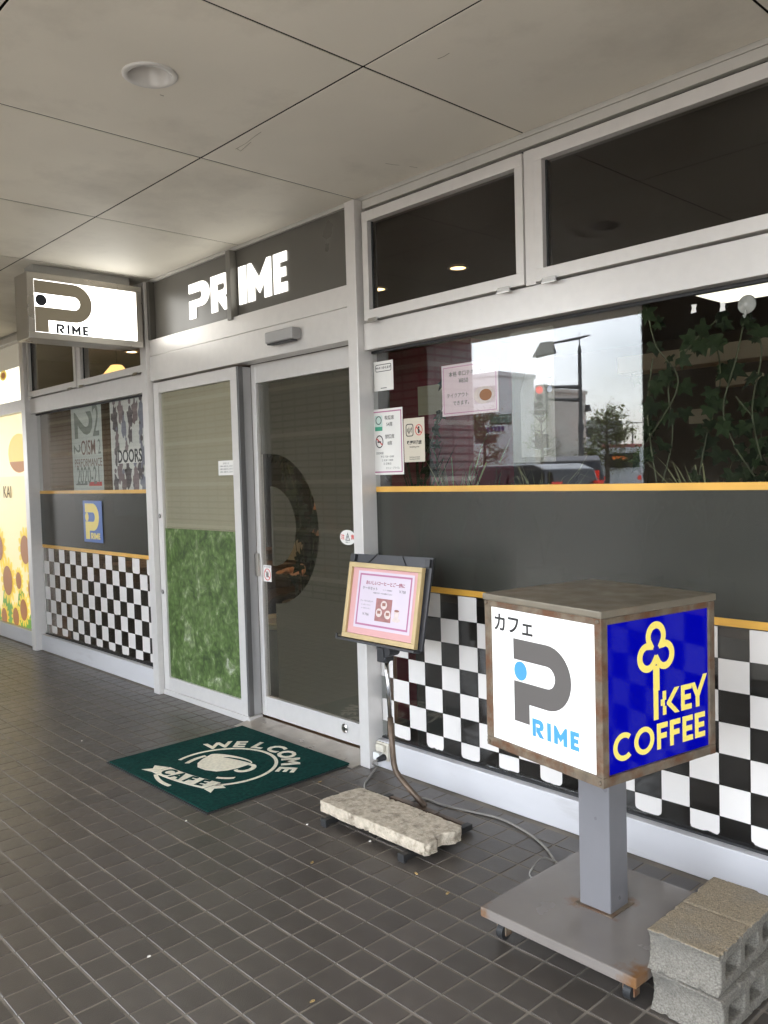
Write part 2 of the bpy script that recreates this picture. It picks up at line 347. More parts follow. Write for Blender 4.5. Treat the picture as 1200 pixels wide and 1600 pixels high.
def shop_window(xa, xb, label, xref, parity, ragged):
    root = thing('shop_window', label, 'window', ((xa+xb)/2, 0, 0))
    add('baseboard', BOX((xa+.001, 0.0, 0.002), (xb-.001, PB, ZG0), .004), aluB, root)
    add('rail', BOX((xa+.001, -.012, ZG1), (xb-.001, PB, 2.088), .003), alu, root)
    add('gasket', MB().box((xa+.001, GY-.012, ZG1-.012), (xb-.001, GY+.012, ZG1-.0005)).box((xa+.001, GY-.012, ZG0+.0005), (xb-.001, GY+.012, ZG0+.009)), rubber, root)
    add('glass_pane', MB().box((xa+.001, GY-.004, ZG0+.010), (xb-.001, GY+.004, ZG1-.013)), glassC, root)
    add('grey_film', MB().box((xa+.003, GY-.0052, .8855), (xb-.003, GY-.0044, 1.3055)), filmG, root)
    add('yellow_stripe', MB().box((xa+.002, GY-.0055, 1.306), (xb-.002, GY-.0043, 1.331)), yellow, root)
    add('yellow_stripe', MB().box((xa+.002, GY-.0055, .859), (xb-.002, GY-.0043, .885)), yellow, root)
    white_squares(root, xa+.004, xb-.004, xref, .857, 7, parity, ragged, .106 if ragged else .1047)
    return root
def transom(xa, xb, za, zb, label, gm):
    r = thing('transom_window', label, 'window', ((xa+xb)/2, 0, za), 'hopper windows above the shop windows')
    fw = .046
    fr = MB().box((xa, -.028, za), (xb, .03, za+fw)).box((xa, -.028, zb-fw), (xb, .03, zb)).box((xa, -.0275, za+fw), (xa+fw*.8, .0295, zb-fw)).box((xb-fw*.8, -.0275, za+fw), (xb, .0295, zb-fw))
    add('sash', fr.mesh('s', .002), alu, r)
    add('pane', MB().box((xa+fw*.8, .004, za+fw), (xb-fw*.8, .010, zb-fw)), gm, r)
    add('bead', MB().box((xa+fw*.8, -.004, za+fw), (xa+fw*.8+.008, .0035, zb-fw)).box((xb-fw*.8-.008, -.004, za+fw), (xb-fw*.8, .0035, zb-fw)), rubber, r)
    for cx in (xa+.07, xb-.09):
        cmb = MB().box((cx-.03, -.042, za-.012), (cx+.03, -.0285, za+.004)).box((cx-.03, -.047, za-.018), (cx+.035, -.0425, za-.008))
        add('catch', cmb.mesh('c', .001), chrome, r)
    return r
TZ0, TZ1 = 2.096, 2.588
win_r = shop_window(-2.925, .90, 'large right shop window with black and white checks, reflecting the street', -1.479, 1, False)
win_l = shop_window(-7.065, -5.035, 'left shop window with checks and two event posters inside', -5.237, 0, True)
transom(-2.90, -1.985, TZ0, TZ1, 'dark hopper window above the pink curry poster, beside the door post', glassT)
transom(-1.932, -.06, TZ0, TZ1, 'wide dark hopper window at the upper right under the ceiling', glassT)
transom(-.01, .885, TZ0, TZ1, 'hopper window beyond the wide one at the shopfront end', glassT)
transom(-7.05, -6.10, TZ0, TZ1, 'dark hopper window behind the projecting sign, next to the sunflower shop', glassT)
transom(-6.05, -5.05, TZ0, TZ1, 'hopper window with warm lamp light, left of the door header', glassC)
for xa, xb, r_ in ((-2.925, .90, win_r), (-7.065, -5.035, win_l)):
    add('head_strip', MB().box((xa+.002, -.003, 2.613), (xb-.002, PB, ZC-.0175)).box((xa+.002, .032, TZ0-.006), (xb-.002, PB-.012, TZ0-.0005)).mesh('h', .004), trimm, r_)
    add('head_groove', MB().box((xa+.002, .022, TZ1+.001), (xb-.002, PB-.001, 2.6125)), gap, r_)
for xa, xb, l in ((-1.985+.003, -1.932-.003, 'two dark hopper windows at the upper right'), (-6.10+.003, -6.05-.003, 'two hopper windows behind the projecting sign'), (-.06+.003, -.01-.003, 'wide hopper window and the end one')):
    o = add('mullion', BOX((xa, -.020, 2.09), (xb, PB-.01, TZ1+.005), .002), alu); tag(o, 'narrow aluminium mullion between the '+l, 'mullion')
# door header
hx0, hx1 = -4.962+.001, -2.992-.001
hd = thing('door_header', 'white metal header with dark sign panel above the sliding doors', 'header', (-3.98, 0, 2.03))
add('sign_panel', BOX((hx0, .01, 2.285), (hx1, PB, ZC-.017), .001), headm, hd)
add('upper_band', BOX((hx0, -.022, 2.182), (hx1, PB, 2.284), .002), alu, hd)
add('lower_band', BOX((hx0, -.026, 2.024), (hx1, PB, 2.1795), .003), alu, hd)
add('fin', BOX((-4.028, -.036, 2.268), (-3.987, .009, ZC-.018), .002), mat('fin_paint', (.16, .15, .13), .35), hd)
add('end_cap', BOX((hx0, -.03, 2.286), (hx0+.03, .009, ZC-.018), .001), headm, hd)
sn = thing('door_sensor', 'small grey motion sensor bar on the header above the door', 'sensor', (-3.5, -.05, 2.1))
add('housing', BOX((-3.612, -.085, 2.078), (-3.375, -.0265, 2.138), .010), mat('sensor_grey', (.33, .32, .31), .4), sn)
add('lens', BOX((-3.595, -.082, 2.0705), (-3.39, -.040, 2.0775), .002), blackp, sn)
# lit letters
litw = emis('lit_letters', (1, .98, .90), .30)
def pletter(kind):
    if kind == 'P': return [[(0, 1), (.60, 1)]+arc(.60, .655, .345, 90, -90, 12)+[(.30, .31), (.30, 0), (0, 0), (0, .52), (.50, .52)]+arc(.50, .63, .11, -90, 90, 6)[1:]+[(0, .74)]]
    if kind == 'R': return [[(0, 1), (.62, 1)]+arc(.62, .68, .32, 90, -50, 10)+[(.62, .40), (.98, 0), (.60, 0), (.33, .30), (.33, .56), (.55, .56)]+arc(.55, .655, .09, -90, 90, 6)[1:]+[(.28, .745), (.28, 0), (0, 0)]]
    if kind == 'I': return [rect(0, 0, .30, 1)]
    if kind == 'M': return [[(0, 0), (0, 1), (.16, 1), (.52, .55), (.88, 1), (1.04, 1), (1.04, 0), (.74, 0), (.74, .42), (.52, .16), (.30, .42), (.30, 0)]]
    if kind == 'E': return [[(0, 0), (0, 1), (.66, 1), (.66, .76), (.30, .76), (.30, .62), (.60, .62), (.60, .39), (.30, .39), (.30, .24), (.66, .24), (.66, 0)]]
ls = thing('lit_sign_letters', 'glowing white PRIME letters on the dark panel above the door', 'sign', (-4.0, 0, 2.35))
LET = [(c_, F(a_, 450)[0], F(b_, 450)[0]) for c_, a_, b_ in (('P', 294, 325.5), ('R', 328.5, 362), ('I', 372.5, 383.5), ('M', 386.5, 423), ('E', 427.5, 448))]
WU = dict(P=.945, R=.98, I=.30, M=1.04, E=.66)
for ch, xa, xb in LET:
    sx = (xb-xa)/WU[ch]
    me = shape([[(x*sx, y*.205) for x, y in L] for L in pletter(ch)], .006)
    add('letter', me, litw, ls, FP(xa, 2.348, .008))
# ------------------------------------------------------------------ doors
def door(name, label, xa, xb, y, za, zb, stile, toprail, botrail, gm):
    r = thing(name, label, 'door', ((xa+xb)/2, y, 0))
    t = .036
    fr = MB().box((xa, y, za), (xa+stile, y+t, zb)).box((xb-stile, y, za), (xb, y+t, zb)).box((xa+stile, y+.001, zb-toprail), (xb-stile, y+t-.001, zb)).box((xa+stile, y+.001, za), (xb-stile, y+t-.001, za+botrail))
    add('frame', fr.mesh('f', .002), alu, r)
    add('glass_pane', MB().box((xa+stile, y+.014, za+botrail), (xb-stile, y+.020, zb-toprail)), gm, r)
    return r
dl = door('fixed_door_panel', 'fixed glass door panel with green leaf print on its lower half', -4.955, -4.0, -.012, .035, 2.012, .062, .068, .085, glassD)
green = bpy.data.materials.new('leaf_print'); green.use_nodes = True
def leafprint(m):
    n = m.node_tree; P = n.nodes['Principled BSDF']; L = n.links.new
    co = n.nodes.new('ShaderNodeTexCoord'); mp = n.nodes.new('ShaderNodeMapping'); mp.inputs['Scale'].default_value = (1.15, 1, 1.0); L(co.outputs['Object'], mp.inputs[0])
    a = n.nodes.new('ShaderNodeTexNoise'); a.inputs['Scale'].default_value = 9; a.inputs['Detail'].default_value = 9; a.inputs['Roughness'].default_value = .68; a.inputs['Distortion'].default_value = .9; L(mp.outputs[0], a.inputs['Vector'])
    r = n.nodes.new('ShaderNodeValToRGB'); e = r.color_ramp.elements; e[0].position = .34; e[0].color = (.03, .055, .012, 1); e[1].position = .72; e[1].color = (.50, .53, .40, 1)
    for p, c in ((.45, (.065, .115, .024, 1)), (.54, (.105, .165, .045, 1)), (.62, (.20, .255, .12, 1))):
        q = e.new(p); q.color = c
    L(a.outputs['Fac'], r.inputs[0])
    v = n.nodes.new('ShaderNodeTexVoronoi'); v.inputs['Scale'].default_value = 34; L(mp.outputs[0], v.inputs['Vector'])
    mr = n.nodes.new('ShaderNodeMapRange'); mr.inputs[1].default_value = 0; mr.inputs[2].default_value = .7; mr.inputs[3].default_value = 1.25; mr.inputs[4].default_value = .65; L(v.outputs['Distance'], mr.inputs[0])
    vm = n.nodes.new('ShaderNodeVectorMath'); vm.operation = 'SCALE'; L(r.outputs[0], vm.inputs[0]); L(mr.outputs[0], vm.inputs['Scale']); L(vm.outputs[0], P.inputs['Base Color'])
    P.inputs['Roughness'].default_value = .6
leafprint(green)
add('leaf_print', MB().box((-4.892, .0004, .121), (-4.063, .0014, 1.083)), green, dl)
add('beige_film', MB().box((-4.892, .0088, 1.084), (-4.063, .0096, 1.943)), filmB, dl)
add('door_jamb', BOX((-3.9995, -.010, .036), (-3.982, .022, 2.012), .002), mat('dark_jamb', (.14, .135, .13), .4, metal=.4), dl)
add('track', BOX((-3.9985, .0245, .036), (-3.9865, .0775, 2.012), .001), mat('track_grey', (.36, .35, .34), .35, metal=.3), dl)
for z in (1.16, .67): add('lock', MB().lathe([(.014, 0), (.016, .004), (.009, .006)]).mesh(), chrome, dl, FP(-4.93, z, -.0125))
dr = door('sliding_door', 'right glass sliding door with grey film and big P cut-out', -3.985, -2.993, .078, .032, 2.023, .040, .105, .110, glassD)
gx0, gx1, gz0, gz1 = -3.944, -3.034, .143, 1.917
cxr, czr = -3.865, 1.10
Pout = [(-3.943, 1.52), (cxr, 1.52)]+arc(cxr, czr, .42, 90, -90, 28)+[(-3.85, .68), (-3.85, gz0+.002), (-3.943, gz0+.002)]
Pin = [(-3.868, 1.338), (cxr, 1.338)]+arc(cxr, 1.115, .223, 90, -90, 22)+[(-3.868, .892)]
me = shape([rect(gx0, gz0, gx1, gz1), Pout, Pin], .0008); add('grey_film', me, filmD, dr, FP(0, 0, .1025))
add('lock', MB().lathe([(.022, 0), (.024, .005), (.014, .008)]).mesh(), chrome, dr, FP(-3.25, .10, .0775))
add('handle', BOX((-3.983, .062, .83), (-3.955, .0775, .96), .004), steel, dr)
add('floor_track', BOX((-4.96, -.02, .0005), (-3.97, .07, .034), .002), alu, dl)
o = add('threshold_ramp', MB().hexa([(-4.0, -.105, .001), (-2.99, -.105, .001), (-4.0, .115, .001), (-2.99, .115, .001), (-4.0, -.105, .003), (-2.99, -.105, .003), (-4.0, .06, .026), (-2.99, .06, .026)]).mesh('t', .001), stain); tag(o, 'brushed stainless threshold ramp in front of the sliding door', 'threshold')

# ------------------------------------------------------------------ projecting lit sign
SX = -4.95
ps = thing('projecting_sign', 'lit white box sign with big grey P hanging below the ceiling', 'sign', (SX-.09, -.43, 2.24))
ya, yb, za, zb = -.785, -.075, 2.232, 2.612
th = .19
add('housing', BOX((SX-th, ya, za), (SX-.012, yb, zb), .004), steel, ps)
fw = .045
fm = MB()
def fr4(mb, y0_, y1_, z0_, z1_, x0_, x1_, fw):
    mb.box((x0_, y0_, z0_), (x1_, y1_, z0_+fw)); mb.box((x0_, y0_, z1_-fw), (x1_, y1_, z1_)); mb.box((x0_, y0_, z0_+fw), (x1_, y0_+fw, z1_-fw)); mb.box((x0_, y1_-fw, z0_+fw), (x1_, y1_, z1_-fw))
fr4(fm, ya, yb, za, zb, SX-.0115, SX+.008, .038)
add('frame', fm.mesh('f', .003), steel, ps)
face = emis('sign_face_lit', (1, .985, .93), .85)
fy0, fz0, fwid, fhei = ya+.038, za+.038, yb-ya-.076, zb-za-.076
add('face', MB().box((SX-.0112, fy0, fz0), (SX-.004, fy0+fwid, fz0+fhei)), face, ps)
add('ceiling_bracket', BOX((SX-.16, ya+.05, zb+.0005), (SX-.03, yb-.06, ZC-.001), .002), mat('bracket', (.40, .39, .36), .45, metal=.3), ps)
SP = plane((SX-.0035, fy0, fz0), (0, 1, 0), (0, 0, 1))
def p_logo(wd, ht, slot_open=True, R=None):
    b = .25*ht; s = .26*ht; bowl = 2*b+s; rx = bowl/2; cx = wd-rx; cy = ht-rx; ri = s/2
    return [[(0, ht), (cx, ht)]+arc(cx, cy, rx, 90, -90, 18)+[(.26*ht, ht-bowl), (.26*ht, 0), (0, 0), (0, cy-ri), (cx, cy-ri)]+arc(cx, cy, ri, -90, 90, 10)[1:]+[(0, cy+ri)]], (cy, s)
L, (cy_, s_) = p_logo(.345, .298)
signgrey = mat('sign_print', (.15, .13, .09), .5, emit=(.15, .125, .085), estr=.10)
navy = mat('sign_navy', (.012, .016, .028), .4)
add('printed_p', shape([[(x+.004, y+.003) for x, y in q] for q in L], .001), signgrey, ps, SP)
add('printed_dot', shape([ellipse(.042, .003+cy_, .033, .033)], .001), navy, ps, SP)
def rime(px_, py_, ht, parent, M, m, gapf=.22):
    x = px_
    for ch in 'RIME':
        w0 = WU[ch]
        add('printed_letter', shape([[(x+a*ht*.95, py_+b*ht) for a, b in q] for q in pletter(ch)], .001), m, parent, M); x += w0*ht*.95+gapf*ht
    return x
rime(.125, .004, .056, ps, SP, navy)

# ------------------------------------------------------------------ ceiling downlight
dlt = thing('ceiling_downlight', 'unlit round recessed downlight in the grey ceiling panel', 'light', (-2.46, -1.305, ZC))
c0 = (-2.46, -1.305, ZC)
whm = mat('downlight_white', (.62, .60, .57), .4)
add('trim_ring', MB().lathe([(.066, .002), (.068, -.006), (.080, -.007), (.086, -.003), (.0865, .0)], c0, 40, False).mesh('r', smooth=True), whm, dlt)
add('reflector', MB().lathe([(.0665, -.005), (.062, .0), (.050, .05), (.036, .085)], c0, 40, False).mesh('r', smooth=True), mat('reflector', (.62, .60, .57), .3), dlt)
add('diffuser', MB().lathe([(.0358, .083), (.0358, .088)], c0, 32).mesh(), mat('diffuser', (.42, .40, .37), .3), dlt)

# ------------------------------------------------------------------ cube sign on its wheeled base
CX, CY, CZ = -1.353, -.55, .572
CS, CH, CROT = .457, .454, rad(-10.2)
cs = thing('cube_sign', 'rusty cube light box sign on a grey post and wheeled plate', 'sign', (CX, CY, 0))
MCu = T((CX, CY, 0)) @ Matrix.Rotation(CROT, 4, 'Z')
h = CS/2; zt = CZ+CH
def cbox(*bs, bevel=.002):
    m_ = MB()
    for a, b in bs: m_.box(a, b)
    return m_.mesh('c', bevel)
e = .026
box_ = add('light_box', cbox(((-h+.012, -h+.012, CZ+.012), (h-.012, h-.012, zt-.012))), mat('box_liner', (.3, .3, .3), .6), cs, MCu)
add('top_cover', cbox(((-h-.004, -h-.004, zt-.018), (h+.004, h+.004, zt+.002)), bevel=.004), rusttop, cs, MCu)
add('bottom_rim', cbox(((-h, -h, CZ), (h, -h+e, CZ+e)), ((-h, h-e, CZ), (h, h, CZ+e)), ((-h+.0005, -h+e, CZ+.0005), (-h+e, h-e, CZ+e-.001)), ((h-e, -h+e, CZ+.0005), (h-.0005, h-e, CZ+e-.001))), rust, cs, MCu)
for (sx, sy) in ((-1, -1), (1, -1), (1, 1), (-1, 1)):
    add('corner_post', cbox(((sx*h, sy*h, CZ+e+.0005), (sx*(h-.024), sy*(h-.024), zt-.0185)), bevel=.0025), rust, cs, MCu)
add('top_rim', cbox(((-h+.0245, -h+.001, zt-.036), (h-.0245, -h+.012, zt-.0185)), ((h-.012, -h+.0245, zt-.036), (h-.001, h-.0245, zt-.0185)), bevel=.001), rust, cs, MCu)
for (sx, sy) in ((-1, -1), (1, -1), (1, 1)):
    for zz in (zt-.026, CZ+.013):
        add('bolt', MB().lathe([(.006, 0), (.006, .004), (.003, .006)], seg=8).mesh(), rust, cs, MCu @ plane((sx*(h-.01), sy*h, zz), (1, 0, 0), (0, 0, 1)))
litface = mat('cube_face_white', (.75, .74, .71), .3, emit=(1, .97, .90), estr=.07)
bluef = mat('cube_face_blue', (.001, .001, .045), .06, spec=.08, emit=(.0, .0008, .45), estr=.115)
keyy = mat('key_yellow', (.66, .54, .10), .35, emit=(.95, .78, .16), estr=.06)
FW = CS-.054; FH = CH-.062
ff = MCu @ plane((-FW/2, -h+.011, CZ+e+.001), (1, 0, 0), (0, 0, 1))
add('white_face', shape([rect(-.004, 0, FW+.004, FH)], .004), litface, cs, ff)
rfm = MCu @ plane((h-.011, -FW/2, CZ+e+.001), (0, 1, 0), (0, 0, 1))
add('blue_face', shape([rect(-.004, 0, FW+.004, FH)], .004), bluef, cs, rfm)
bkf = MCu @ plane((h-.02, h-.011, CZ+e+.001), (-1, 0, 0), (0, 0, 1)); add('white_face', shape([rect(0, 0, FW+.014, FH)], .004), litface, cs, bkf)
lff = MCu @ plane((-h+.011, h-.022, CZ+e+.001), (0, -1, 0), (0, 0, 1)); add('white_face', shape([rect(0, 0, FW+.008, FH)], .004), litface, cs, lff)
DEC = T((0, 0, .0045))
pg = mat('cube_print_grey', (.095, .086, .08), .45, emit=(.10, .09, .08), estr=.02)
cyb = cyan
L, (cy_, s_) = p_logo(.225, .238)
add('printed_p', shape([[(x+.092, y+.072) for x, y in q] for q in L], .001), pg, cs, ff @ DEC)
add('printed_dot', shape([ellipse(.092+.028, .072+cy_, .026, .0275)], .001), cyb, cs, ff @ DEC)
rime(.165, .045, .050, cs, ff @ DEC, cyb, .24)
add('printed_text', textmesh('カフェ', .058, depth=.001, bold=.0012), black, cs, ff @ DEC @ T((.093, FH-.048, 0)))
# key logo on the blue face (u: along +Y, v: up)
def clover(cx, cy, R, off, n=90):
    pts = []
    for k in range(n):
        a = 2*math.pi*k/n
        best = R*.62
        for q in (90, 205, 335):
            ox, oy = off*math.cos(rad(q)), off*math.sin(rad(q))
            b = ox*math.cos(a)+oy*math.sin(a); disc = b*b-(ox*ox+oy*oy-R*R)
            if disc >= 0: best = max(best, b+math.sqrt(disc))
        pts.append((cx+best*math.cos(a), cy+best*math.sin(a)))
    return pts
kc = (.188, .300)
add('key_bow', shape([clover(*kc, .0395, .038), clover(kc[0], kc[1], .0215, .037)], .001), keyy, cs, rfm @ DEC)
ks = [(.176, .258), (.200, .258), (.200, .190), (.194, .190), (.194, .112), (.176, .112)]
add('key_shaft', shape([ks], .001), keyy, cs, rfm @ DEC)
cl = [[(.213, .120), (.226, .120), (.226, .143), (.220, .143), (.220, .160), (.226, .160), (.226, .185), (.213, .185), (.213, .163), (.205, .163), (.205, .146), (.213, .146)]]
add('key_letter', shape(cl, .001), keyy, cs, rfm @ DEC)
Kl = [(.230, .120), (.245, .120), (.245, .12)]
K = [[(.230, .152), (.262, .188), (.281, .188), (.246, .150), (.281, .118), (.262, .118), (.230, .146)]]
add('key_letter', shape(K, .001), keyy, cs, rfm @ DEC)
def Eloop(x, y, w_, h_, t): return [(x, y), (x, y+h_), (x+w_, y+h_), (x+w_, y+h_-t), (x+t, y+h_-t), (x+t, y+h_/2+t/2), (x+w_*.92, y+h_/2+t/2), (x+w_*.92, y+h_/2-t/2), (x+t, y+h_/2-t/2), (x+t, y+t), (x+w_, y+t), (x+w_, y)]
add('key_letter', shape([Eloop(.289, .118, .044, .070, .0145)], .001), keyy, cs, rfm @ DEC)
Y = [(.352, .118), (.352, .147), (.331, .188), (.347, .188), (.3595, .163), (.385, .206), (.401, .206), (.367, .147), (.367, .118)]
add('key_letter', shape([Y], .001), keyy, cs, rfm @ DEC)
v0, hh, tt = .030, .070, .0145
def Fl(x, w_): return [(x, v0), (x, v0+hh), (x+w_, v0+hh), (x+w_, v0+hh-tt), (x+tt, v0+hh-tt), (x+tt, v0+hh/2+tt/2), (x+w_*.9, v0+hh/2+tt/2), (x+w_*.9, v0+hh/2-tt/2), (x+tt, v0+hh/2-tt/2), (x+tt, v0)]
cc = (.058, v0+hh/2)
add('coffee_letter', shape([arc(*cc, .040, 48, 312, 26, .037)+arc(*cc, .0255, 312, 48, 26, .0235)], .001), keyy, cs, rfm @ DEC)
oc = (.137, v0+hh/2)
add('coffee_letter', shape([ellipse(*oc, .039, .037), ellipse(*oc, .0245, .0235)], .001), keyy, cs, rfm @ DEC)
for x_ in (.188, .241): add('coffee_letter', shape([Fl(x_, .043)], .001), keyy, cs, rfm @ DEC)
for x_ in (.294, .347): add('coffee_letter', shape([Eloop(x_, v0, .043, hh, tt)], .001), keyy, cs, rfm @ DEC)
add('post', BOX((-1.409, -.575, .1005), (-1.305, -.480, CZ+.011), .004), postm, cs)
plx0, plx1, ply0, ply1 = -1.609, -1.096, -.795, -.285
add('base_plate', BOX((plx0, ply0, .070), (plx1, ply1, .100), .004), platem, cs)
add('weld_flange', BOX((-1.422, -.588, .1003), (-1.292, -.467, .1025), .001), rust, cs)
for (a, b) in ((plx0+.045, ply0+.045), (plx1-.05, ply0+.05), (plx1-.045, ply1-.045), (plx0+.045, ply1-.045)):
    cst = add('castor', MB().box((a-.022, b-.022, .058), (a+.022, b+.022, .0695)).box((a-.018, b-.004, .015), (a-.013, b+.022, .058)).box((a+.013, b-.004, .015), (a+.018, b+.022, .058)).mesh('c', .001), rust, cs)
    wl = MB(); wl.tube([(a-.011, b+.008, .0235), (a+.011, b+.008, .0235)], .0235, 18); add('wheel', wl.mesh(), rubber, cst)

# ------------------------------------------------------------------ concrete blocks
def remesh(me, vox, amp, sc, seed):
    ob = bpy.data.objects.new('r', me); COL.objects.link(ob); md = ob.modifiers.new('r', 'REMESH'); md.mode = 'VOXEL'; md.voxel_size = vox
    me2 = dgmesh(ob)
    for p in me2.polygons: p.use_smooth = True
    lo = [min(v.co[k] for v in me2.vertices) for k in range(3)]; hi = [max(v.co[k] for v in me2.vertices) for k in range(3)]; mid = Vector([(a+b)/2 for a, b in zip(lo, hi)])
    for v in me2.vertices:
        near = sorted(min(v.co[k]-lo[k], hi[k]-v.co[k]) for k in range(3))
        if near[1] < .020:
            g_ = noise.noise(v.co*38+Vector((seed, 0, seed)))+.5*noise.noise(v.co*90)
            if g_ > .18: v.co += (mid-v.co).normalized()*min(.009, (g_-.18)*.022)*(1-near[1]/.020)
    for v in me2.vertices:
        q = v.co*sc+Vector((seed, seed*2, 0)); d_ = noise.noise_vector(q)*amp+noise.noise_vector(v.co*sc*4)*amp*.4
        v.co += d_
    return me2
def block(label, M, m, seed, notch):
    Lw, Hh, Wd = .388, .101, .188
    def end(x, s): return [(x+s*(.016*(1-abs(2*t-1)**2.4)), t*Hh) for t in (0, .12, .25, .4, .5, .6, .75, .88, 1)]
    outer = end(0, 1)
    if notch: outer += [(Lw/2-.0035, Hh), (Lw/2, Hh-.008), (Lw/2+.0035, Hh)]
    outer += list(reversed(end(Lw, -1)))
    holes = [rrect(c-.041, .026, c+.041, Hh-.026, .012) for c in (.083, Lw/2, Lw-.083)]
    me = shape([outer]+holes, Wd); me = remesh(me, .0038, .0010, 70, seed)
    for p in me.polygons: p.use_smooth = True
    me.materials.append(conc); me.materials.append(conc2)
    if notch:
        for p in me.polygons:
            if p.center.y > Hh-.007 and p.normal.y > .35: p.material_index = 1
    return tag(add('concrete_block', me, m, None, M), label, 'concrete block', 'stacked concrete blocks')
MBk = lambda x, y, z, rz: T((x, y, z)) @ Matrix.Rotation(rz, 4, 'Z') @ plane((0, 0, 0), (0, 1, 0), (0, 0, 1))
block('lower grey hollow concrete block of the stack beside the sign base', MBk(-1.088, -.742, 0.002, rad(-1.5)), conc, 3, False)
block('upper tan-topped hollow concrete block of the stack beside the sign base', MBk(-1.098, -.738, .1045, rad(1)), conc2, 8, True)

# ------------------------------------------------------------------ menu stand, slab
st = thing('menu_stand', 'metal menu stand with a bent rusty pole and black tilted tray', 'stand', (-2.45, -.3, 0))
pb = Vector((-2.373, -.245, .030))
pts = [pb, Vector((-2.47, -.245, .086)), Vector((-2.520, -.245, .117)), Vector((-2.541, -.245, .136)), Vector((-2.551, -.245, .165)), Vector((-2.556, -.245, .21)), Vector((-2.5655, -.245, .36))]
add('pole', MB().tube(pts, .0125, 12).mesh('p', smooth=True), polem, st)
add('upper_tube', MB().tube([(-2.5655, -.245, .355), (-2.580, -.245, .625)], .0095, 12).mesh('p', smooth=True), chrome, st)
add('clamp', MB().tube([(-2.6, -.262, .612), (-2.552, -.262, .612)], .017, 14).tube([(-2.55, -.275, .648), (-2.55, -.215, .648)], .024, 16).box((-2.60, -.28, .600), (-2.56, -.22, .66)).mesh('c', .002), blackp, st)
add('cross_foot', MB().box((-2.49, -.275, .012), (-2.29, -.245, .03)).mesh('f', .002), polem, st)
for xx in (-2.575, -2.135):
    f_ = add('foot', BOX((xx-.014, -.60, .006), (xx+.014, -.24, .0285), .003), mat('foot_black', (.02, .019, .018), .5) if 'foot_black' not in MATS else MATS['foot_black'], st)
    add('end_cap', BOX((xx-.017, -.616, .001), (xx+.017, -.6005, .031), .003), rubber, f_)
add('foot_bar', BOX((-2.56, -.268, .008), (-2.15, -.246, .027), .002), polem, st)
tilt = math.atan2(.06, .322)
FU = Vector((1, 0, 0)); FV = Vector((0, .06, .322)).normalized()
FO = Vector((-2.806, -.30, .686)); FWd, FHt = .448, .328
FM = plane(FO, FU, FV)
tray = [(-.03, -.012), (.48, -.012), (.475, .355), (.44, .362), (-.015, .352)]
add('tray', shape([[(-.012, -.004), (.468, -.004), (.478, .372), (.020, .366)]], .010), darkboard, st, FM @ T((0, 0, -.036)))
for sx in (-.004, .452): add('clip', MB().box((sx-.008, .33, -.04), (sx+.022, .365, -.012)).mesh('c', .003), blackp, st, FM)
add('ledge', MB().box((-.02, -.014, -.026), (.462, -.003, .014)).box((-.024, -.012, .008), (-.012, .012, .016)).mesh('l', .002), blackp, st, FM)
add('spine', MB().box((.19, -.03, -.07), (.25, .25, -.0365)).mesh('l', .003), blackp, st, FM)
for a, b in (((.15, .372), (.10, .332)), ((.30, .374), (.33, .332))):
    add('elastic', MB().tube([(a[0], a[1], -.024), (b[0], b[1], -.023)], .0022, 6).mesh(), rubber, st, FM)
mf = thing('framed_menu', 'pale wooden framed pink cake set menu resting on the stand', 'framed menu', FO)
fw_ = .021
fb = MB().box((0, 0, -.022), (FWd, fw_, 0)).box((0, FHt-fw_, -.022), (FWd, FHt, 0)).box((0, fw_, -.0215), (fw_, FHt-fw_, -.0005)).box((FWd-fw_, fw_, -.0215), (FWd, FHt-fw_, -.0005))
add('frame', fb.mesh('f', .002), wood, mf, FM)
add('mount', shape([rect(fw_+.0005, fw_+.0005, FWd-fw_-.0005, FHt-fw_-.0005)], .002), pink, mf, FM @ T((0, 0, -.014)))
sheet = add('menu_sheet', shape([rect(.058, .05, .402, .294)], .0008), lilac, mf, FM @ T((0, 0, -.0115)))
PM = FM @ T((0, 0, -.0105))
add('printed_border', shape([rect(.070, .062, .390, .284), rect(.078, .070, .382, .276)], .0004), mauve, mf, PM)
add('printed_text', textmesh('おいしいコーヒーとご一緒に', .0185, depth=.0004, bold=.0004), mat('print_plum', (.28, .05, .08), .6), mf, PM @ T((.232, .245, 0)))
add('printed_text', textmesh('ケーキセット', .016, depth=.0004, bold=.0002), greyp, mf, PM @ T((.142, .221, 0)))
add('printed_text', textmesh('￥750', .0165, depth=.0004), greyp, mf, PM @ T((.338, .2205, 0)))
add('printed_text', textmesh('コーヒー又は紅茶と', .0065, depth=.0004), greyp, mf, PM @ T((.25, .2205, 0)))
add('printed_text', textmesh('※お好きなケーキをお選びください', .0075, depth=.0004), greyp, mf, PM @ T((.222, .204, 0)))
add('printed_text', textmesh('ティータイムセット', .009, depth=.0004), greyp, mf, PM @ T((.128, .166, 0)))
for k in range(2): add('printed_text', textmesh('トースト＋コーヒー', .0068, depth=.0004), greyp, mf, PM @ T((.126, .150-.015*k, 0)))
add('printed_text', textmesh('￥706', .0155, depth=.0004, spacing=1.15), greyp, mf, PM @ T((.128, .110, 0)))
add('printed_photo', shape([rect(.188, .088, .286, .184)], .0003), mat('photo_rose', (.33, .14, .13), .5, var=.2, vscale=30), mf, PM)
pw = mat('plate_white', (.62, .52, .48), .5, var=.1, vscale=60)
for (a, b) in ((.238, .158), (.212, .124), (.265, .120)):
    add('printed_plate', shape([ellipse(a, b, .019, .018)], .0003), pw, mf, PM @ T((0, 0, .0005)))
    add('printed_cake', shape([rect(a-.010, b-.004, a+.010, b+.009)], .0003), brown, mf, PM @ T((0, 0, .001)))
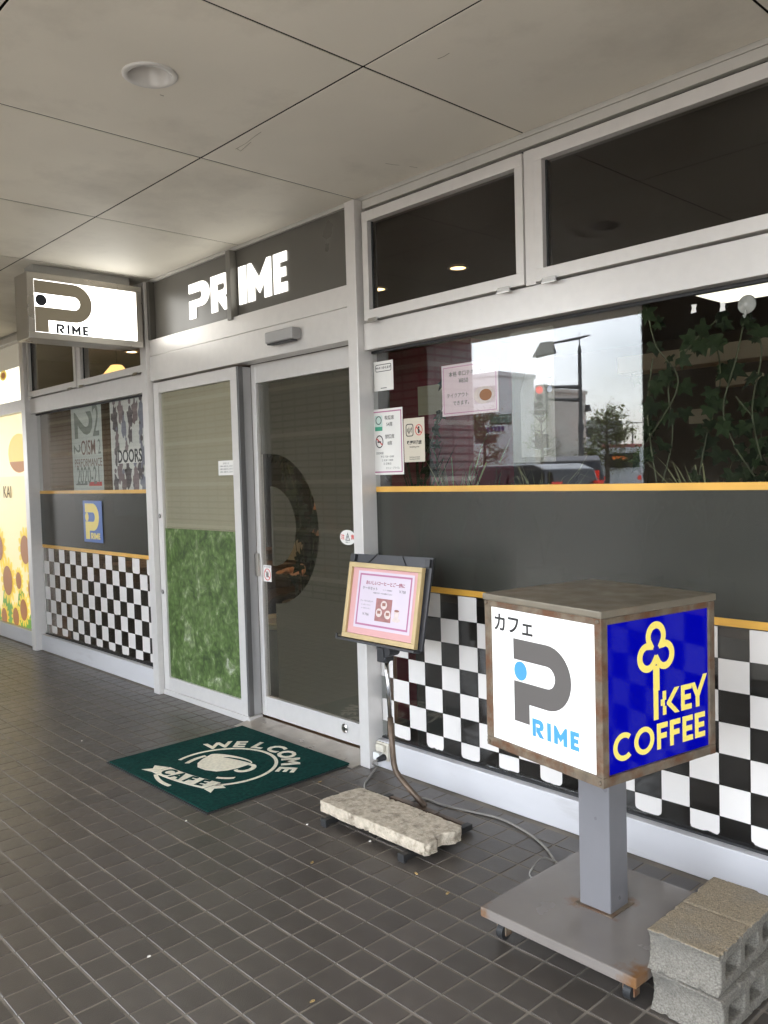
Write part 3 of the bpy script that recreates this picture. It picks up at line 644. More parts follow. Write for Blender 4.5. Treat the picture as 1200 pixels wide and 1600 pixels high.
add('printed_cup', shape([[(.302, .142), (.334, .142), (.330, .108), (.306, .108)]], .0003), pw, mf, PM @ T((0, 0, .0004)))
add('printed_saucer', shape([ellipse(.318, .103, .025, .009)], .0003), pw, mf, PM)
add('printed_coffee', shape([ellipse(.318, .141, .014, .005)], .0003), brown, mf, PM @ T((0, 0, .0009)))
# slab
sx0, sx1, sy0, sy1 = -2.645, -2.043, -.577, -.368
outl = [(sx0+.004, sy0), (-2.45, sy0-.001), (-2.25, sy0+.001), (sx1-.012, sy0), (sx1-.002, sy0+.02), (sx1-.002, sy0+.062), (sx1-.03, sy0+.075), (sx1-.028, sy0+.11), (sx1-.012, sy0+.125), (sx1, sy0+.15), (sx1-.004, sy1-.02), (sx1-.02, sy1), (-2.3, sy1+.002), (-2.6, sy1), (sx0+.02, sy1-.004), (sx0+.012, sy1-.05), (sx0+.004, sy1-.075), (sx0+.006, sy1-.11), (sx0, sy0+.05)]
me = shape([outl], .046)
me = remesh(me, .0035, .0007, 90, 5)
for v in me.vertices:                                  # two shallow grooves across the top
    for gx in (sx0+.20, sx0+.40):
        d_ = abs(v.co.x-gx)
        if d_ < .007 and v.co.z > .03: v.co.z -= .0045*(1-d_/.007)
tag(add('weight_slab', me, slabm, None, T((0, 0, .0335))), 'worn chipped concrete plank weighing down the menu stand feet', 'slab')
# ------------------------------------------------------------------ door mat
mx0, mx1, my0, my1 = -3.957, -3.022, -.876, -.070
mtR = thing('door_mat', 'dark green WELCOME CAFE mat with cream coffee cup before the door', 'mat', (-3.49, -.47, 0))
MMm = T((-3.49, -.473, 0)) @ Matrix.Rotation(rad(.4), 4, 'Z')
hw, hv = (mx1-mx0)/2, (my1-my0)/2
add('rubber_edge', BOX((-hw, -hv, .001), (hw, hv, .005), .0015), rubber, mtR, MMm)
me = shape([rrect(-hw+.011, -hv+.011, hw-.011, hv-.011, .006)], .0045)
add('pile', me, matg, mtR, MMm @ T((0, 0, .0052)))
PMt = MMm @ T((0, 0, .0099))
def ML(n, loops, d=.0012): add(n, shape(loops, d), matw, mtR, PMt)
cx_, cy0 = .03, -.045
ML('ring', [arc(cx_, cy0, .263, -42, 203, 50)+arc(cx_, cy0, .246, 203, -42, 50)])
for k, ch in enumerate('WELCOME'):
    a = 151.5-k*19.7
    me = textmesh(ch, .122, depth=.0012, bold=.0042, sx=1.08)
    add('mat_letter', me, matw, mtR, PMt @ T((cx_+.318*math.cos(rad(a)), cy0+.318*math.sin(rad(a)), 0)) @ Matrix.Rotation(rad(a-90), 4, 'Z'))
def rot2(L, a, c=(0, 0), k=1.0): return [(c[0]+k*(x*math.cos(rad(a))-y*math.sin(rad(a))), c[1]+k*(x*math.sin(rad(a))+y*math.cos(rad(a)))) for x, y in L]
ct = (-.005, -.03)
ML('cup', [rot2([(-.125, .062)]+arc(-.005, .062, .12, 180, 0, 18, .036)+[(.115, .045), (.105, -.005), (.085, -.05), (.05, -.085), (-.005, -.095), (-.06, -.085), (-.095, -.05), (-.115, .0)], 14, ct, 1.12),
           rot2(arc(.03, .062, .080, 175, 5, 14, .022)+arc(.03, .058, .080, 5, 175, 14, .006), 14, ct, 1.12)])
ML('cup_handle', [rot2(arc(.130, .005, .044, -125, 105, 18, .052)+arc(.126, .005, .026, 105, -125, 18, .034), 14, ct, 1.12)])
ML('steam', [arc(.02, -.05, .192, 212, 172, 14)+arc(.040, -.045, .190, 174, 209, 14)])
ML('saucer', [arc(.03, -.08, .19, 308, 345, 12, .10)+arc(.025, -.062, .185, 345, 308, 12, .105)])
def ry(x): return -.250+.147*(x-.033)-.012*(1-((x-.033)/.18)**2)
xs_ = [-.145+.36*t/12 for t in range(13)]
ML('ribbon', [[(x, ry(x)+.047) for x in xs_]+[(x, ry(x)-.045) for x in reversed(xs_)]])
for k, ch in enumerate('CAFE'):
    x = -.088+k*.081
    add('mat_letter', textmesh(ch, .096, depth=.0012, bold=.0032), matg, mtR, PMt @ T((x, ry(x)+.002, .0014)) @ Matrix.Rotation(rad(6+4*k), 4, 'Z'))
ML('ribbon_tail', [[(-.150, -.235), (-.225, -.268), (-.192, -.296), (-.222, -.338), (-.150, -.318)]])
ML('ribbon_tail', [[(.222, -.185), (.285, -.195), (.255, -.235), (.285, -.272), (.222, -.268)]])
ML('lower_arc', [arc(cx_, cy0, .322, 244, 278, 14)+arc(cx_, cy0, .303, 278, 244, 14)])

# ------------------------------------------------------------------ outlet, cable
ou = thing('wall_outlet', 'beige socket box on the baseboard beside the door post', 'outlet', (-2.89, -.01, .08))
bei = mat('beige_plastic', (.55, .51, .42), .45)
add('back_plate', BOX((-2.918, -.012, .045), (-2.836, -.0005, .128), .003), bei, ou)
add('cover', BOX((-2.905, -.030, .088), (-2.850, -.0125, .122), .006), bei, ou)
add('socket', BOX((-2.916, -.036, .046), (-2.872, -.0125, .082), .003), mat('white_plastic', (.68, .67, .64), .4), ou)
add('plug', MB().tube([(-2.862, -.013, .062), (-2.862, -.055, .060)], [.016, .011], 10).mesh(), blackp, ou)
P_ = [Vector((-2.862, -.055, .060)), Vector((-2.868, -.085, .050)), G(588, 1199, .022), G(577, 1214, .008), G(570, 1230, .005), Vector((-2.58, -.335, .005)), Vector((-2.50, -.24, .005)), G(660, 1247, .005), G(690, 1257, .005), G(735, 1268, .005), G(775, 1277, .005), G(805, 1290, .005), G(830, 1305, .005), G(850, 1322, .005), G(862, 1337, .006), G(872, 1350, .008), Vector((-1.55, -.33, .02)), Vector((-1.45, -.45, .06))]
def smoothpath(P, n=6):
    out = []
    for i in range(len(P)-1):
        p0, p1, p2, p3 = P[max(i-1, 0)], P[i], P[i+1], P[min(i+2, len(P)-1)]
        for k in range(n):
            t = k/n; out.append(.5*((2*p1)+(p2-p0)*t+(2*p0-5*p1+4*p2-p3)*t*t+(3*p1-p0-3*p2+p3)*t*t*t))
    return out+[P[-1]]
cabm = mat('grey_cable', (.22, .205, .18), .5)
tag(add('power_cable', MB().tube(smoothpath(P_), .0046, 7).mesh('c', smooth=True), cabm), 'grey power cable running from the socket to the cube sign base', 'cable')
P2 = [G(870, 1347, .006), G(850, 1340, .03), G(835, 1352, .03), G(828, 1368, .005), G(845, 1380, .004), Vector((-1.57, -.55, .006))]
tag(add('cable_loop', MB().tube(smoothpath(P2), .0032, 7).mesh('c', smooth=True), cabm), 'small loose cable loop curling beside the left edge of the base plate', 'cable')
# litter
lit1 = mat('litter_white', (.7, .68, .62), .8); lit2 = mat('litter_leaf', (.38, .26, .10), .7)
LIT = [(128, 1158, 0, 'near the far left floor'), (291, 1283, 0, 'below the mat corner'), (480, 1289, 0, 'left of the plank foot'), (233, 1495, 0, 'alone in the bottom left'), (488, 1348, 1, 'between mat and bottom edge'), (488, 1565, 1, 'at the bottom centre'), (578, 1315, 0, 'under the plank edge'), (700, 1396, 1, 'left of the wheeled plate'), (650, 1365, 1, 'below the black plank foot'), (500, 1222, 1, 'at the mat right corner')]
for px, py, k, ds in LIT:
    p = G(px, py, .001); r_ = .006 if k == 0 else .011
    L = [(r_*random.uniform(.6, 1.1)*math.cos(a*math.pi/4), r_*(.5 if k else .8)*random.uniform(.6, 1.1)*math.sin(a*math.pi/4)) for a in range(8)]
    me = shape([L], .002 if k == 0 else .0012)
    for v in me.vertices: v.co.z += random.uniform(0, .002)
    tag(add('litter_scrap' if k == 0 else 'dry_leaf', me, lit1 if k == 0 else lit2, None, T(p) @ Matrix.Rotation(random.uniform(0, 6), 4, 'Z')), ('tiny white scrap on the tiles ' if k == 0 else 'small dry leaf bit on the tiles ')+ds, 'litter')

# ------------------------------------------------------------------ notices on the glass
IG = GY+.0052      # inner side of the pane
def sheet_on(name, label, cat, x0_, z0_, x1_, z1_, y, m=None, rot=0):
    o = thing(name, label, cat, ((x0_+x1_)/2, y, z0_))
    M_ = T(((x0_+x1_)/2, y, (z0_+z1_)/2)) @ Matrix.Rotation(rot, 4, 'Y') @ FP(-(x1_-x0_)/2, -(z1_-z0_)/2, 0)
    add('sheet', shape([rect(0, 0, x1_-x0_, z1_-z0_)], .0006), m or paper, o, M_)
    return o, M_ @ T((0, 0, .0009)), x1_-x0_, z1_-z0_
def TX(o, M_, s_, size, u, v, m, bold=0, sx=1, sp=1.0, ax='CENTER'): return add('printed_text', textmesh(s_, size, ax, .0004, bold, sx, sp), m, o, M_ @ T((u, v, 0)))
def SH(o, M_, loops, m, n='printed_mark', up=0): return add(n, shape(loops, .0004), m, o, M_ @ T((0, 0, up)))
o, M_, W_, H_ = sheet_on('wifi_sticker', 'white Wi-Fi sticker at the top left of the right window', 'sticker', -2.916, 1.776, -2.786, 1.912, GY-.0056)
SH(o, M_, [rrect(.012, .088, .118, .122, .008), rrect(.015, .091, .115, .119, .006)], black)
TX(o, M_, 'Wi-Fi つかえます', .0135, .065, .105, black, .0003)
SH(o, M_, [rect(.045, .010, .085, .014)], greyp)
o, M_, W_, H_ = sheet_on('seating_notice', 'white seating and hours notice with border, low on the right window', 'notice', -2.945, 1.386, -2.732, 1.692, GY-.0056)
SH(o, M_, [rect(.008, .010, W_-.008, H_-.010), rect(.014, .016, W_-.014, H_-.016)], mauve)
SH(o, M_, [rect(.028, .218, .078, .276)], mat('pale_mint', (.5, .62, .56), .6)); SH(o, M_, [ellipse(.053, .254, .020, .020), ellipse(.053, .254, .016, .016)], black, up=.0005); SH(o, M_, [rect(.028, .205, .078, .224)], mat('sign_green', (.04, .30, .18), .5), up=.001)
TX(o, M_, '喫煙席', .021, .125, .262, greyp, .0003); TX(o, M_, '54席', .021, .125, .232, greyp, .0003)
SH(o, M_, [ellipse(.055, .155, .026, .030), ellipse(.055, .155, .021, .025)], black); SH(o, M_, [[(.034, .168), (.038, .173), (.076, .142), (.072, .137)]], red, up=.0005)
SH(o, M_, [rect(.042, .150, .066, .157)], black, up=.0006)
TX(o, M_, '禁煙席', .021, .125, .175, greyp, .0003); TX(o, M_, '8席', .021, .125, .145, greyp, .0003)
for k, s_ in enumerate(('営業時間', '平日 7:30〜20:00', '土 8:30〜18:00', '日 定休日')): TX(o, M_, s_, .0125, .105 if k else .055, .100-.0165*k, greyp)
TX(o, M_, 'カフェ・プライム', .0115, .14, .030, greyp)
o, M_, W_, H_ = sheet_on('smoking_notice', 'cream smoking area notice with two round symbols, right of the seating notice', 'notice', -2.727, 1.440, -2.596, 1.637, GY-.0056, mat('cream_paper', (.58, .52, .42), .7))
SH(o, M_, [rrect(.014, .115, .062, .172, .012), rrect(.018, .119, .058, .168, .009)], black); TX(o, M_, 'ψ!', .032, .038, .143, black, .0004)
SH(o, M_, [ellipse(.096, .142, .023, .025), ellipse(.096, .142, .019, .021)], red); SH(o, M_, [[(.078, .154), (.082, .158), (.114, .130), (.110, .126)]], red, up=.0005); SH(o, M_, [ellipse(.096, .153, .005, .005), ], black, up=.0006); SH(o, M_, [rect(.091, .127, .101, .147)], black, up=.0006)
TX(o, M_, '喫煙可能店', .0185, .066, .086, black, .0006); TX(o, M_, 'Smoking area', .0115, .066, .068, black); 
for k in range(2): TX(o, M_, 'Smoking permitted', .0085, .066, .018-.009*k+.004, greyp)
o, M_, W_, H_ = sheet_on('curry_poster', 'pink curry take-out poster inside the right window', 'poster', -2.495, 1.630, -2.183, 1.848, IG, mat('pale_pink_paper', (.66, .50, .53), .6))
SH(o, M_, [rect(.010, .010, W_-.010, H_-.010), rect(.013, .013, W_-.013, H_-.013)], mauve)
TX(o, M_, '本格 辛口チキンカレー', .023, .160, .175, greyp, .0003); TX(o, M_, '¥850', .026, .125, .145, greyp, .0003)
TX(o, M_, 'テイクアウト', .021, .090, .085, greyp, .0003); TX(o, M_, 'できます。', .021, .115, .052, greyp, .0003)
SH(o, M_, [ellipse(.235, .075, .055, .036)], pw); SH(o, M_, [ellipse(.245, .075, .033, .024)], mat('curry_brown', (.28, .10, .02), .5), up=.0005)
o, M_, W_, H_ = sheet_on('bottle_poster', 'tall pale poster with a white bottle inside the right window', 'poster', -2.125, 1.42, -1.918, 1.940, IG+.012, film('pale_poster', (.42, .41, .36), .74))
SH(o, M_, [[(.045, .02), (.165, .02), (.165, .28), (.125, .38), (.122, .50), (.085, .50), (.082, .38), (.045, .28)]], film('bottle_print', (.55, .54, .50), .68))
for k in range(3): SH(o, M_, [ellipse(.185, .34-.03*k, .012, .012, 14)], mat('grape_print', (.35, .38, .48), .6) if k == 0 else MATS['grape_print'])
# left window posters
o, M_, W_, H_ = sheet_on('dance_poster', 'grey-white dance performance poster with huge 22, inside left window', 'poster', -6.398, 1.17, -5.865, 1.958, IG, mat('poster_grey', (.66, .68, .64), .6))
g2 = mat('poster_green_grey', (.20, .22, .19), .6); g3 = mat('poster_brick', (.20, .115, .09), .6)
add('printed_text', textmesh('2', .44, depth=.0004, bold=.010, sx=.95), g2, o, M_ @ T((.20, .655, 0)) @ Matrix.Rotation(rad(-90), 4, 'Z'))
TX(o, M_, '2', .34, .435, .665, g2, .002, .72)
TX(o, M_ @ T((.085, .475, 0)) @ Matrix.Rotation(rad(-90), 4, 'Z'), '2', .17, 0, 0, g2, .001, .9); TX(o, M_, 'OISM', .155, .29, .475, g3, .001, .72); TX(o, M_, '2', .155, .48, .475, g2, 0, .7)
TX(o, M_, 'PERFORMANCE', .085, W_/2+.01, .365, g3, 0, .82); TX(o, M_, '2020-21', .185, W_/2+.01, .265, g2, .0015, .68)
SH(o, M_, [rect(.28, .192, .50, .222)], red); SH(o, M_, [rect(.05, .200, .25, .212)], greyp)
o, M_, W_, H_ = sheet_on('doors_poster', 'white DOORS poster covered with dark dancing figures, inside left window', 'poster', -5.722, 1.15, -5.185, 1.962, IG)
pal = [mat('poster_ink', (.10, .08, .085), .6), mat('poster_mauve', (.20, .15, .15), .6), mat('poster_slate', (.20, .20, .24), .6)]
rs = random.Random(3)
def figure(cx, cy, s_):
    L = []
    n = 18
    for k in range(n):
        a = 2*math.pi*k/n; r_ = s_*(.55+.45*abs(math.sin(a*2.5+rs.random()*.8)))*(1+rs.uniform(-.25, .25)); L.append((cx+r_*.55*math.cos(a), cy+r_*1.15*math.sin(a)))
    return L
spots = [(.07, .66, .10), (.17, .70, .09), (.21, .60, .08), (.31, .66, .09), (.38, .70, .10), (.47, .66, .10), (.30, .53, .06), (.10, .52, .06), (.45, .54, .06), (.09, .42, .09), (.13, .30, .09), (.47, .40, .09), (.25, .26, .10), (.36, .22, .10), (.47, .20, .08), (.06, .20, .08), (.18, .18, .09), (.33, .12, .06), (.43, .30, .08), (.24, .44, .06)]
for k, (a, b, s_) in enumerate(spots):
    add('printed_figure', shape([figure(a, b+.02, s_)], .0003), pal[k % 3], o, M_ @ T((0, 0, .0004*(k % 4))))
    add('printed_figure', shape([ellipse(a, b+.02+s_*1.2, s_*.22, s_*.22, 10)], .0003), pal[(k+1) % 3], o, M_ @ T((0, 0, .0004*(k % 4)+.002)))
SH(o, M_, [rect(.10, .365, .46, .45)], paper, up=.0035); TX(o, M_ @ T((0, 0, .0042)), 'DOORS', .125, .285, .41, black, .003, .85)
o, M_, W_, H_ = sheet_on('logo_plate', 'blue plate with yellow P logo on the left window film', 'sign', -6.213, .942, -5.887, 1.252, GY-.010, mat('plate_blue', (.025, .10, .36), .35))
cy2 = mat('plate_yellow', (.78, .62, .16), .4)
L, (cy_, s_) = p_logo(.235, .268)
SH(o, M_, [[(x+.035, y+.022) for x, y in q] for q in L], cy2); SH(o, M_, [ellipse(.065, .022+cy_, .030, .034)], cy2, up=.0005)
rime(.128, .024, .046, o, M_, cy2, .16)
# door notices
o, M_, W_, H_ = sheet_on('door_notice', 'small white text notice at the top right of the fixed door panel', 'notice', -4.232, 1.408, -4.068, 1.492, -.0004)
for k in range(4): TX(o, M_, 'お客様へお願い申し上げます' if k else 'お 知 ら せ', .0105 if k else .013, W_/2, .068-.0165*k, greyp)
o = thing('hand_sticker', 'white sticker with red crossed-out hand beside the door handle', 'sticker', (-3.905, .0905, .80))
M_ = FP(-3.943, .802, .0905)
add('sheet', shape([rect(0, 0, .075, .092)], .0005), paper, o, M_); M_ = M_ @ T((0, 0, .0007))
SH(o, M_, [ellipse(.037, .040, .032, .034), ellipse(.037, .040, .027, .029)], red); SH(o, M_, [[(.016, .060), (.020, .064), (.060, .022), (.056, .018)]], red, up=.0005)
SH(o, M_, [[(.027, .024), (.048, .024), (.050, .044), (.047, .058), (.044, .046), (.042, .062), (.038, .047), (.035, .062), (.032, .046), (.029, .055), (.026, .040)]], greyp, up=.0008)
TX(o, M_, 'はさまれ注意', .0105, .037, .083, greyp)
o = thing('caution_sticker', 'white oval caution sticker with black triangle on the sliding door', 'sticker', (-3.20, .0905, 1.04))
M_ = FP(-3.20, 1.077, .0905)
add('sheet', shape([ellipse(0, 0, .060, .038)], .0005), paper, o, M_); M_ = M_ @ T((0, 0, .0007))
SH(o, M_, [[(-.018, -.016), (.018, -.016), (0, .025)], [(-.012, -.012), (.012, -.012), (0, .016)]], black); SH(o, M_, [rect(-.002, -.006, .002, .008)], black, up=.0004)
TX(o, M_, '注', .028, -.038, .0, red, .0006); TX(o, M_, '意', .028, .038, .0, red, .0006); TX(o, M_, '自動ドア', .009, 0, -.025, greyp)
# suction cup hook and two little labels
sc_ = thing('suction_hook', 'clear grey suction cup stuck at the upper right of the window', 'hook', (-1.165, GY, 1.893))
MS = FP(-1.165, 1.893, GY-.0045)
add('cup', MB().lathe([(.030, 0), (.028, .004), (.014, .008), (.010, .016), (.0, .017)], seg=24).mesh('c', smooth=True), mat('suction_grey', (.30, .30, .27), .25), sc_, MS)
add('hook', MB().tube([(0, -.018, .010), (0, -.034, .012), (0, -.042, .020), (0, -.036, .026)], .003, 6).mesh(), mat('hook_grey', (.35, .35, .32), .3), sc_, MS)
for px, py, ds in ((1085, 483, 'left'), (1130, 480, 'right')):
    x_, z_ = F(px, py, GY); tag(add('torn_label', shape([[(-.010, -.014), (.010, -.012), (.008, .0), (.011, .014), (-.008, .015), (-.006, .003)]], .0006), paper, None, FP(x_, z_, GY-.0051)), 'torn white label scrap on the window, %s of the pair by the suction cup' % ds, 'label')

# ------------------------------------------------------------------ sunflower shop next door
nb = thing('sunflower_shopfront', 'neighbouring shop window with backlit sunflower print', 'window', (-9, 0, 0))
NX0, NX1 = -13.0, -7.151
add('baseboard', BOX((NX0, 0, .002), (NX1, PB, ZG0), .004), aluB, nb)
add('rail', BOX((NX0, -.012, 2.0), (NX1, PB, 2.10), .003), alu, nb)
add('head', BOX((NX0, -.012, 2.60), (NX1, PB, ZC-.0175), .003), alu, nb)
cream = mat('lit_cream_film', (.72, .58, .32), .45, emit=(1.0, .80, .42), estr=.105)
litbl = emis('lit_transom', (1, .93, .74), .24)
add('printed_film', MB().box((NX0, GY-.002, ZG0+.001), (NX1, GY, 1.999)), cream, nb)
add('transom_pane', MB().box((NX0, GY-.002, 2.101), (NX1, GY, 2.40)), litbl, nb)
add('transom_blind', MB().box((NX0, GY-.002, 2.401), (NX1, GY, 2.599)), mat('transom_blind', (.45, .42, .36), .6, emit=(1, .9, .7), estr=.03), nb)
add('sky_band', MB().box((NX0, GY-.0035, 1.46), (NX1, GY-.0025, 1.998)), mat('lit_pale_film', (.75, .62, .38), .45, emit=(1, .86, .50), estr=.13), nb)
FN = lambda up: FP(0, 0, GY-.004-up)
greenf = mat('lit_green_print', (.16, .36, .06), .5, emit=(.22, .5, .07), estr=.045)
petm = mat('lit_petals', (.74, .56, .10), .5, emit=(1, .74, .08), estr=.075); cenm = mat('lit_centre', (.40, .15, .04), .5, emit=(.5, .2, .05), estr=.05)
gl = [(NX0, ZG0+.002)]; gl = [(NX0, ZG0+.002), (NX1-.001, ZG0+.002)]+[(NX1-.001-(NX1-NX0)*k/60, .36+.16*math.sin(k*1.7)+.08*math.sin(k*3.1)) for k in range(61)]
add('green_print', shape([gl], .0006), greenf, nb, FN(0))
rs = random.Random(5)
fl = [(-7.449, .82, .125), (-7.911, .518, .135), (-7.637, .538, .075), (-7.547, .285, .095), (-7.743, .201, .085), (-8.04, .176, .08), (-8.10, .81, .12), (-7.33, .478, .10), (-7.30, .22, .07)]
fl += [(-8.35-.36*k+rs.uniform(-.08, .08), rs.choice((.22, .5, .75)), rs.uniform(.07, .13)) for k in range(12)]
for k, (a, b, r_) in enumerate(fl):
    lp = []
    for q in range(14):
        t0 = 2*math.pi*q/14
        for (dt, rr) in ((-.20, 1.15), (-.12, 1.52), (0, 1.66), (.12, 1.52), (.20, 1.15)): lp.append((a+r_*.86*rr*math.cos(t0+dt), b+r_*rr*math.sin(t0+dt)))
    fo = add('sunflower_petals', shape([lp], .0005), petm, nb, FN(.0008+.0009*(k % 5)))
    add('sunflower_centre', shape([ellipse(a, b, r_*.86, r_)], .0005), cenm, fo, FN(.0060+.0002*(k % 3)))
add('printed_bowl', shape([ellipse(-7.50, 1.66, .26, .17)], .0005), mat('lit_bowl', (.8, .65, .2), .5, emit=(1, .80, .25), estr=.09), nb, FN(.001))
add('printed_bowl_base', shape([arc(-7.50, 1.66, .26, 205, 335, 16, .17)], .0005), mat('lit_orange', (.6, .25, .08), .5, emit=(.8, .35, .1), estr=.05), nb, FN(.0022))
add('printed_text', textmesh('KAI', .15, 'RIGHT', .0005, .001, .9), mat('print_umber', (.16, .11, .05), .6), nb, FN(.001) @ T((F(11, 775)[0], F(6, 770)[1], 0)))
add('printed_spot', shape([ellipse(*F(6, 587, GY), .085, .045)], .0005), petm, nb, FN(.001)); add('printed_spot', shape([ellipse(*F(6, 587, GY), .05, .028)], .0005), cenm, nb, FN(.002))
tag(add('far_wall', MB().box((XL, 0.0, 0), (NX0-.001, .3, ZC-.017)), mat('wall_beige', (.5, .46, .38), .7, var=.05)), 'beige wall beyond the sunflower shop', 'wall')
tag(add('end_wall', MB().box((.971, 0.0, 0), (XR, .3, ZC-.017)), MATS['wall_beige']), 'beige wall beyond the right end of the shopfront', 'wall')

# ------------------------------------------------------------------ inside the cafe
IX0, IX1, IY1, IZ = -8.6, 1.0, 5.2, 2.64
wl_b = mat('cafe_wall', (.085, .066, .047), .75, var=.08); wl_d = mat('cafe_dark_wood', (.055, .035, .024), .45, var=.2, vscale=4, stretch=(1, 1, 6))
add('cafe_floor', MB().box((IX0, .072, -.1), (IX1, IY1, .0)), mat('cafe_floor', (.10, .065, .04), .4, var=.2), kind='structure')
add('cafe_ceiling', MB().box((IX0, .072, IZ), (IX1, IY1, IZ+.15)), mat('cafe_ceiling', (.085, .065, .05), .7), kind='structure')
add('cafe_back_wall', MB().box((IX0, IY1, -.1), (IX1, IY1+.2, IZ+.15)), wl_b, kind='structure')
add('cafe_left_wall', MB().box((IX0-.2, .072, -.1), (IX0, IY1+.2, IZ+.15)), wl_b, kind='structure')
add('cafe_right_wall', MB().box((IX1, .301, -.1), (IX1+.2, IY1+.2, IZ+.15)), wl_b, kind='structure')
bd = mat('window_board_brown', (.022, .016, .013), .5, var=.3, vscale=5)
tag(add('window_board', MB().box((-2.80, .15, 0.001), (.95, .42, .80)).mesh('b', .005), bd), 'dark wooden bench back behind the checks of the right window', 'bench')
tag(add('window_board', MB().box((-7.0, .22, 0.001), (-5.10, .40, .60)).mesh('b', .005), bd), 'dark wooden bench back behind the checks of the left window', 'bench')
pm = mat('maroon_paint', (.20, .014, .030), .55, var=.15)
xa_, _ = F(612, 760, .62); xb_, _ = F(741, 760, .62)
tag(add('maroon_pillar', BOX((xa_, .62, .001), (xb_, .95, F(690, 536, .62)[1]), .004), pm), 'maroon pillar inside the right window behind the curry poster', 'pillar')
tag(add('pinned_sheet', shape([rect(0, 0, .235, .155)], .0008), mat('cream_sheet', (.55, .50, .36), .7), None, FP(-3.20, 1.70, .6185)), 'cream sheet pinned on the maroon pillar behind leaves', 'paper')
p0 = F(1020, 560, 2.2); p1 = F(1200, 535, 2.2)
tag(add('shelf_beam', BOX((p0[0]-.25, 2.2, p1[1]-.075), (IX1-.01, 2.4, p1[1]+.03), .004), mat('beam_beige', (.50, .43, .30), .6)), 'long beige beam across the dim cafe behind the ivy', 'beam')
p0 = F(1118, 592, 2.6); p1 = F(1178, 584, 2.6)
tag(add('shelf_board', BOX((p0[0], 2.6, p0[1]-.05), (p1[0], 2.75, p0[1]+.02), .003), MATS['beam_beige']), 'short beige board under the long beam behind the ivy', 'shelf')
p0 = F(1076, 640, 2.9); p1 = F(1112, 660, 2.9)
tag(add('wall_menu', BOX((p0[0], 2.9, p1[1]), (p1[0], 2.92, p0[1]), .002), MATS['cream_sheet']), 'small pale menu card hanging deep inside behind the ivy', 'card')
tag(add('door_blind', BOX((-5.95, .42, .02), (-4.75, .45, 2.3), .003), mat('blind_beige', (.62, .57, .46), .8, var=.05)), 'beige screen standing behind the fixed door panel', 'screen')
cw = mat('counter_wood', (.12, .065, .03), .45, var=.25, vscale=5, stretch=(6, 1, 1))
for k, (xx, yy) in enumerate(((-6.5, .75), (-5.7, 1.1), (-6.9, 1.9))):
    t_ = thing('cafe_table', ('brown cafe table nearest the left window checks', 'brown cafe table by the fixed door screen', 'brown cafe table deeper in behind the left window')[k], 'table', (xx, yy, 0), 'cafe tables')
    add('table_top', BOX((xx-.32, yy-.3, .66), (xx+.32, yy+.3, .70), .004), cw, t_); add('pedestal', MB().lathe([(.2, .0), (.2, .02), (.03, .04), (.03, .66)], (xx, yy, .001), 16).mesh(), blackp, t_)
warm = emis('lamp_warm', (1, .70, .36), 1.6)
def downl(p, label, e_=5):
    d_ = thing('cafe_downlight', label, 'light', p, 'lit downlights in the cafe ceiling')
    add('trim_ring', MB().lathe([(.048, -.001), (.064, -.003), (.066, -.009), (.048, -.010)], p, 24, False).mesh(), whm, d_)
    add('lamp_disc', MB().lathe([(.047, -.004), (.047, -.008)], p, 24).mesh(), warm, d_)
    l_ = bpy.data.lights.new('downlight_glow', 'SPOT'); l_.energy = e_; l_.color = (1, .68, .38); l_.spot_size = rad(130); l_.spot_blend = .6; l_.shadow_soft_size = .05
    lo = bpy.data.objects.new('downlight_glow', l_); COL.objects.link(lo); lo.parent = d_; lo.location = (0, 0, -.03)
downl((-3.45, 1.25, IZ-.001), 'lit warm downlight seen through the hopper window above the curry poster')
downl((-4.17, 1.25, IZ-.001), 'lit warm downlight at the left edge of that same hopper window')
downl((-7.58, 1.17, IZ-.001), 'lit warm downlight seen under the projecting sign', 9)
downl((-6.0, 2.6, IZ-.001), 'lit warm downlight deep in the cafe behind the left window', 5)
downl((-1.0, 3.6, IZ-.001), 'lit warm downlight deep in the cafe behind the ivy', 3)
# added glowing panel imitating the bright patch in the glass, far right
pc = G(1135, 452, 2.58)
lp = thing('bright_patch_panel', 'added glowing panel imitating the bright patch at the top right of the window', 'light', pc)
add('panel', BOX((pc.x-.25, pc.y-.10, 2.585), (pc.x+1.2, pc.y+.5, 2.615), .004), emis('bright_patch_glow', (1, .95, .78), .30), lp)
add('housing', BOX((pc.x-.27, pc.y-.12, 2.6155), (pc.x+1.22, pc.y+.52, IZ-.0005), .003), whm, lp)
# lampshade, left
pl_ = thing('pendant_lamp', 'glowing pendant lamp shade seen under the projecting sign', 'lamp', (-7.35, .9, 2.2))
add('shade', MB().lathe([(.05, .12), (.17, -.02), (.168, -.02), (.045, .115)], (-7.35, .9, 2.34), 24, False).mesh('s', smooth=True), mat('shade', (.6, .38, .16), .6, emit=(1, .55, .18), estr=.35), pl_)
add('cord', MB().tube([(-7.35, .9, 2.45), (-7.35, .9, IZ)], .004, 6).mesh(), rubber, pl_)
# planter bucket behind the sliding door
pt = thing('planter_tub', 'pale round tub with rolled rim behind the sliding door glass', 'tub', (-4.22, .42, 0))
potm = mat('tub_clay', (.30, .29, .25), .5, var=.1)
add('bowl', MB().lathe([(.13, 0), (.155, .02), (.185, .38), (.19, .49), (.172, .49), (.165, .40)], (-4.22, .42, .001), 32, False).mesh('b', smooth=True), potm, pt)
add('rim', MB().lathe([(.188, .475), (.205, .485), (.208, .505), (.195, .515), (.178, .505), (.176, .48)], (-4.22, .42, .001), 32, False).mesh('b', smooth=True), mat('tub_rim', (.42, .42, .30), .45), pt)
add('soil', MB().lathe([(.17, .42), (.17, .43)], (-4.22, .42, .001), 24).mesh(), mat('soil', (.03, .02, .015), .9), pt)

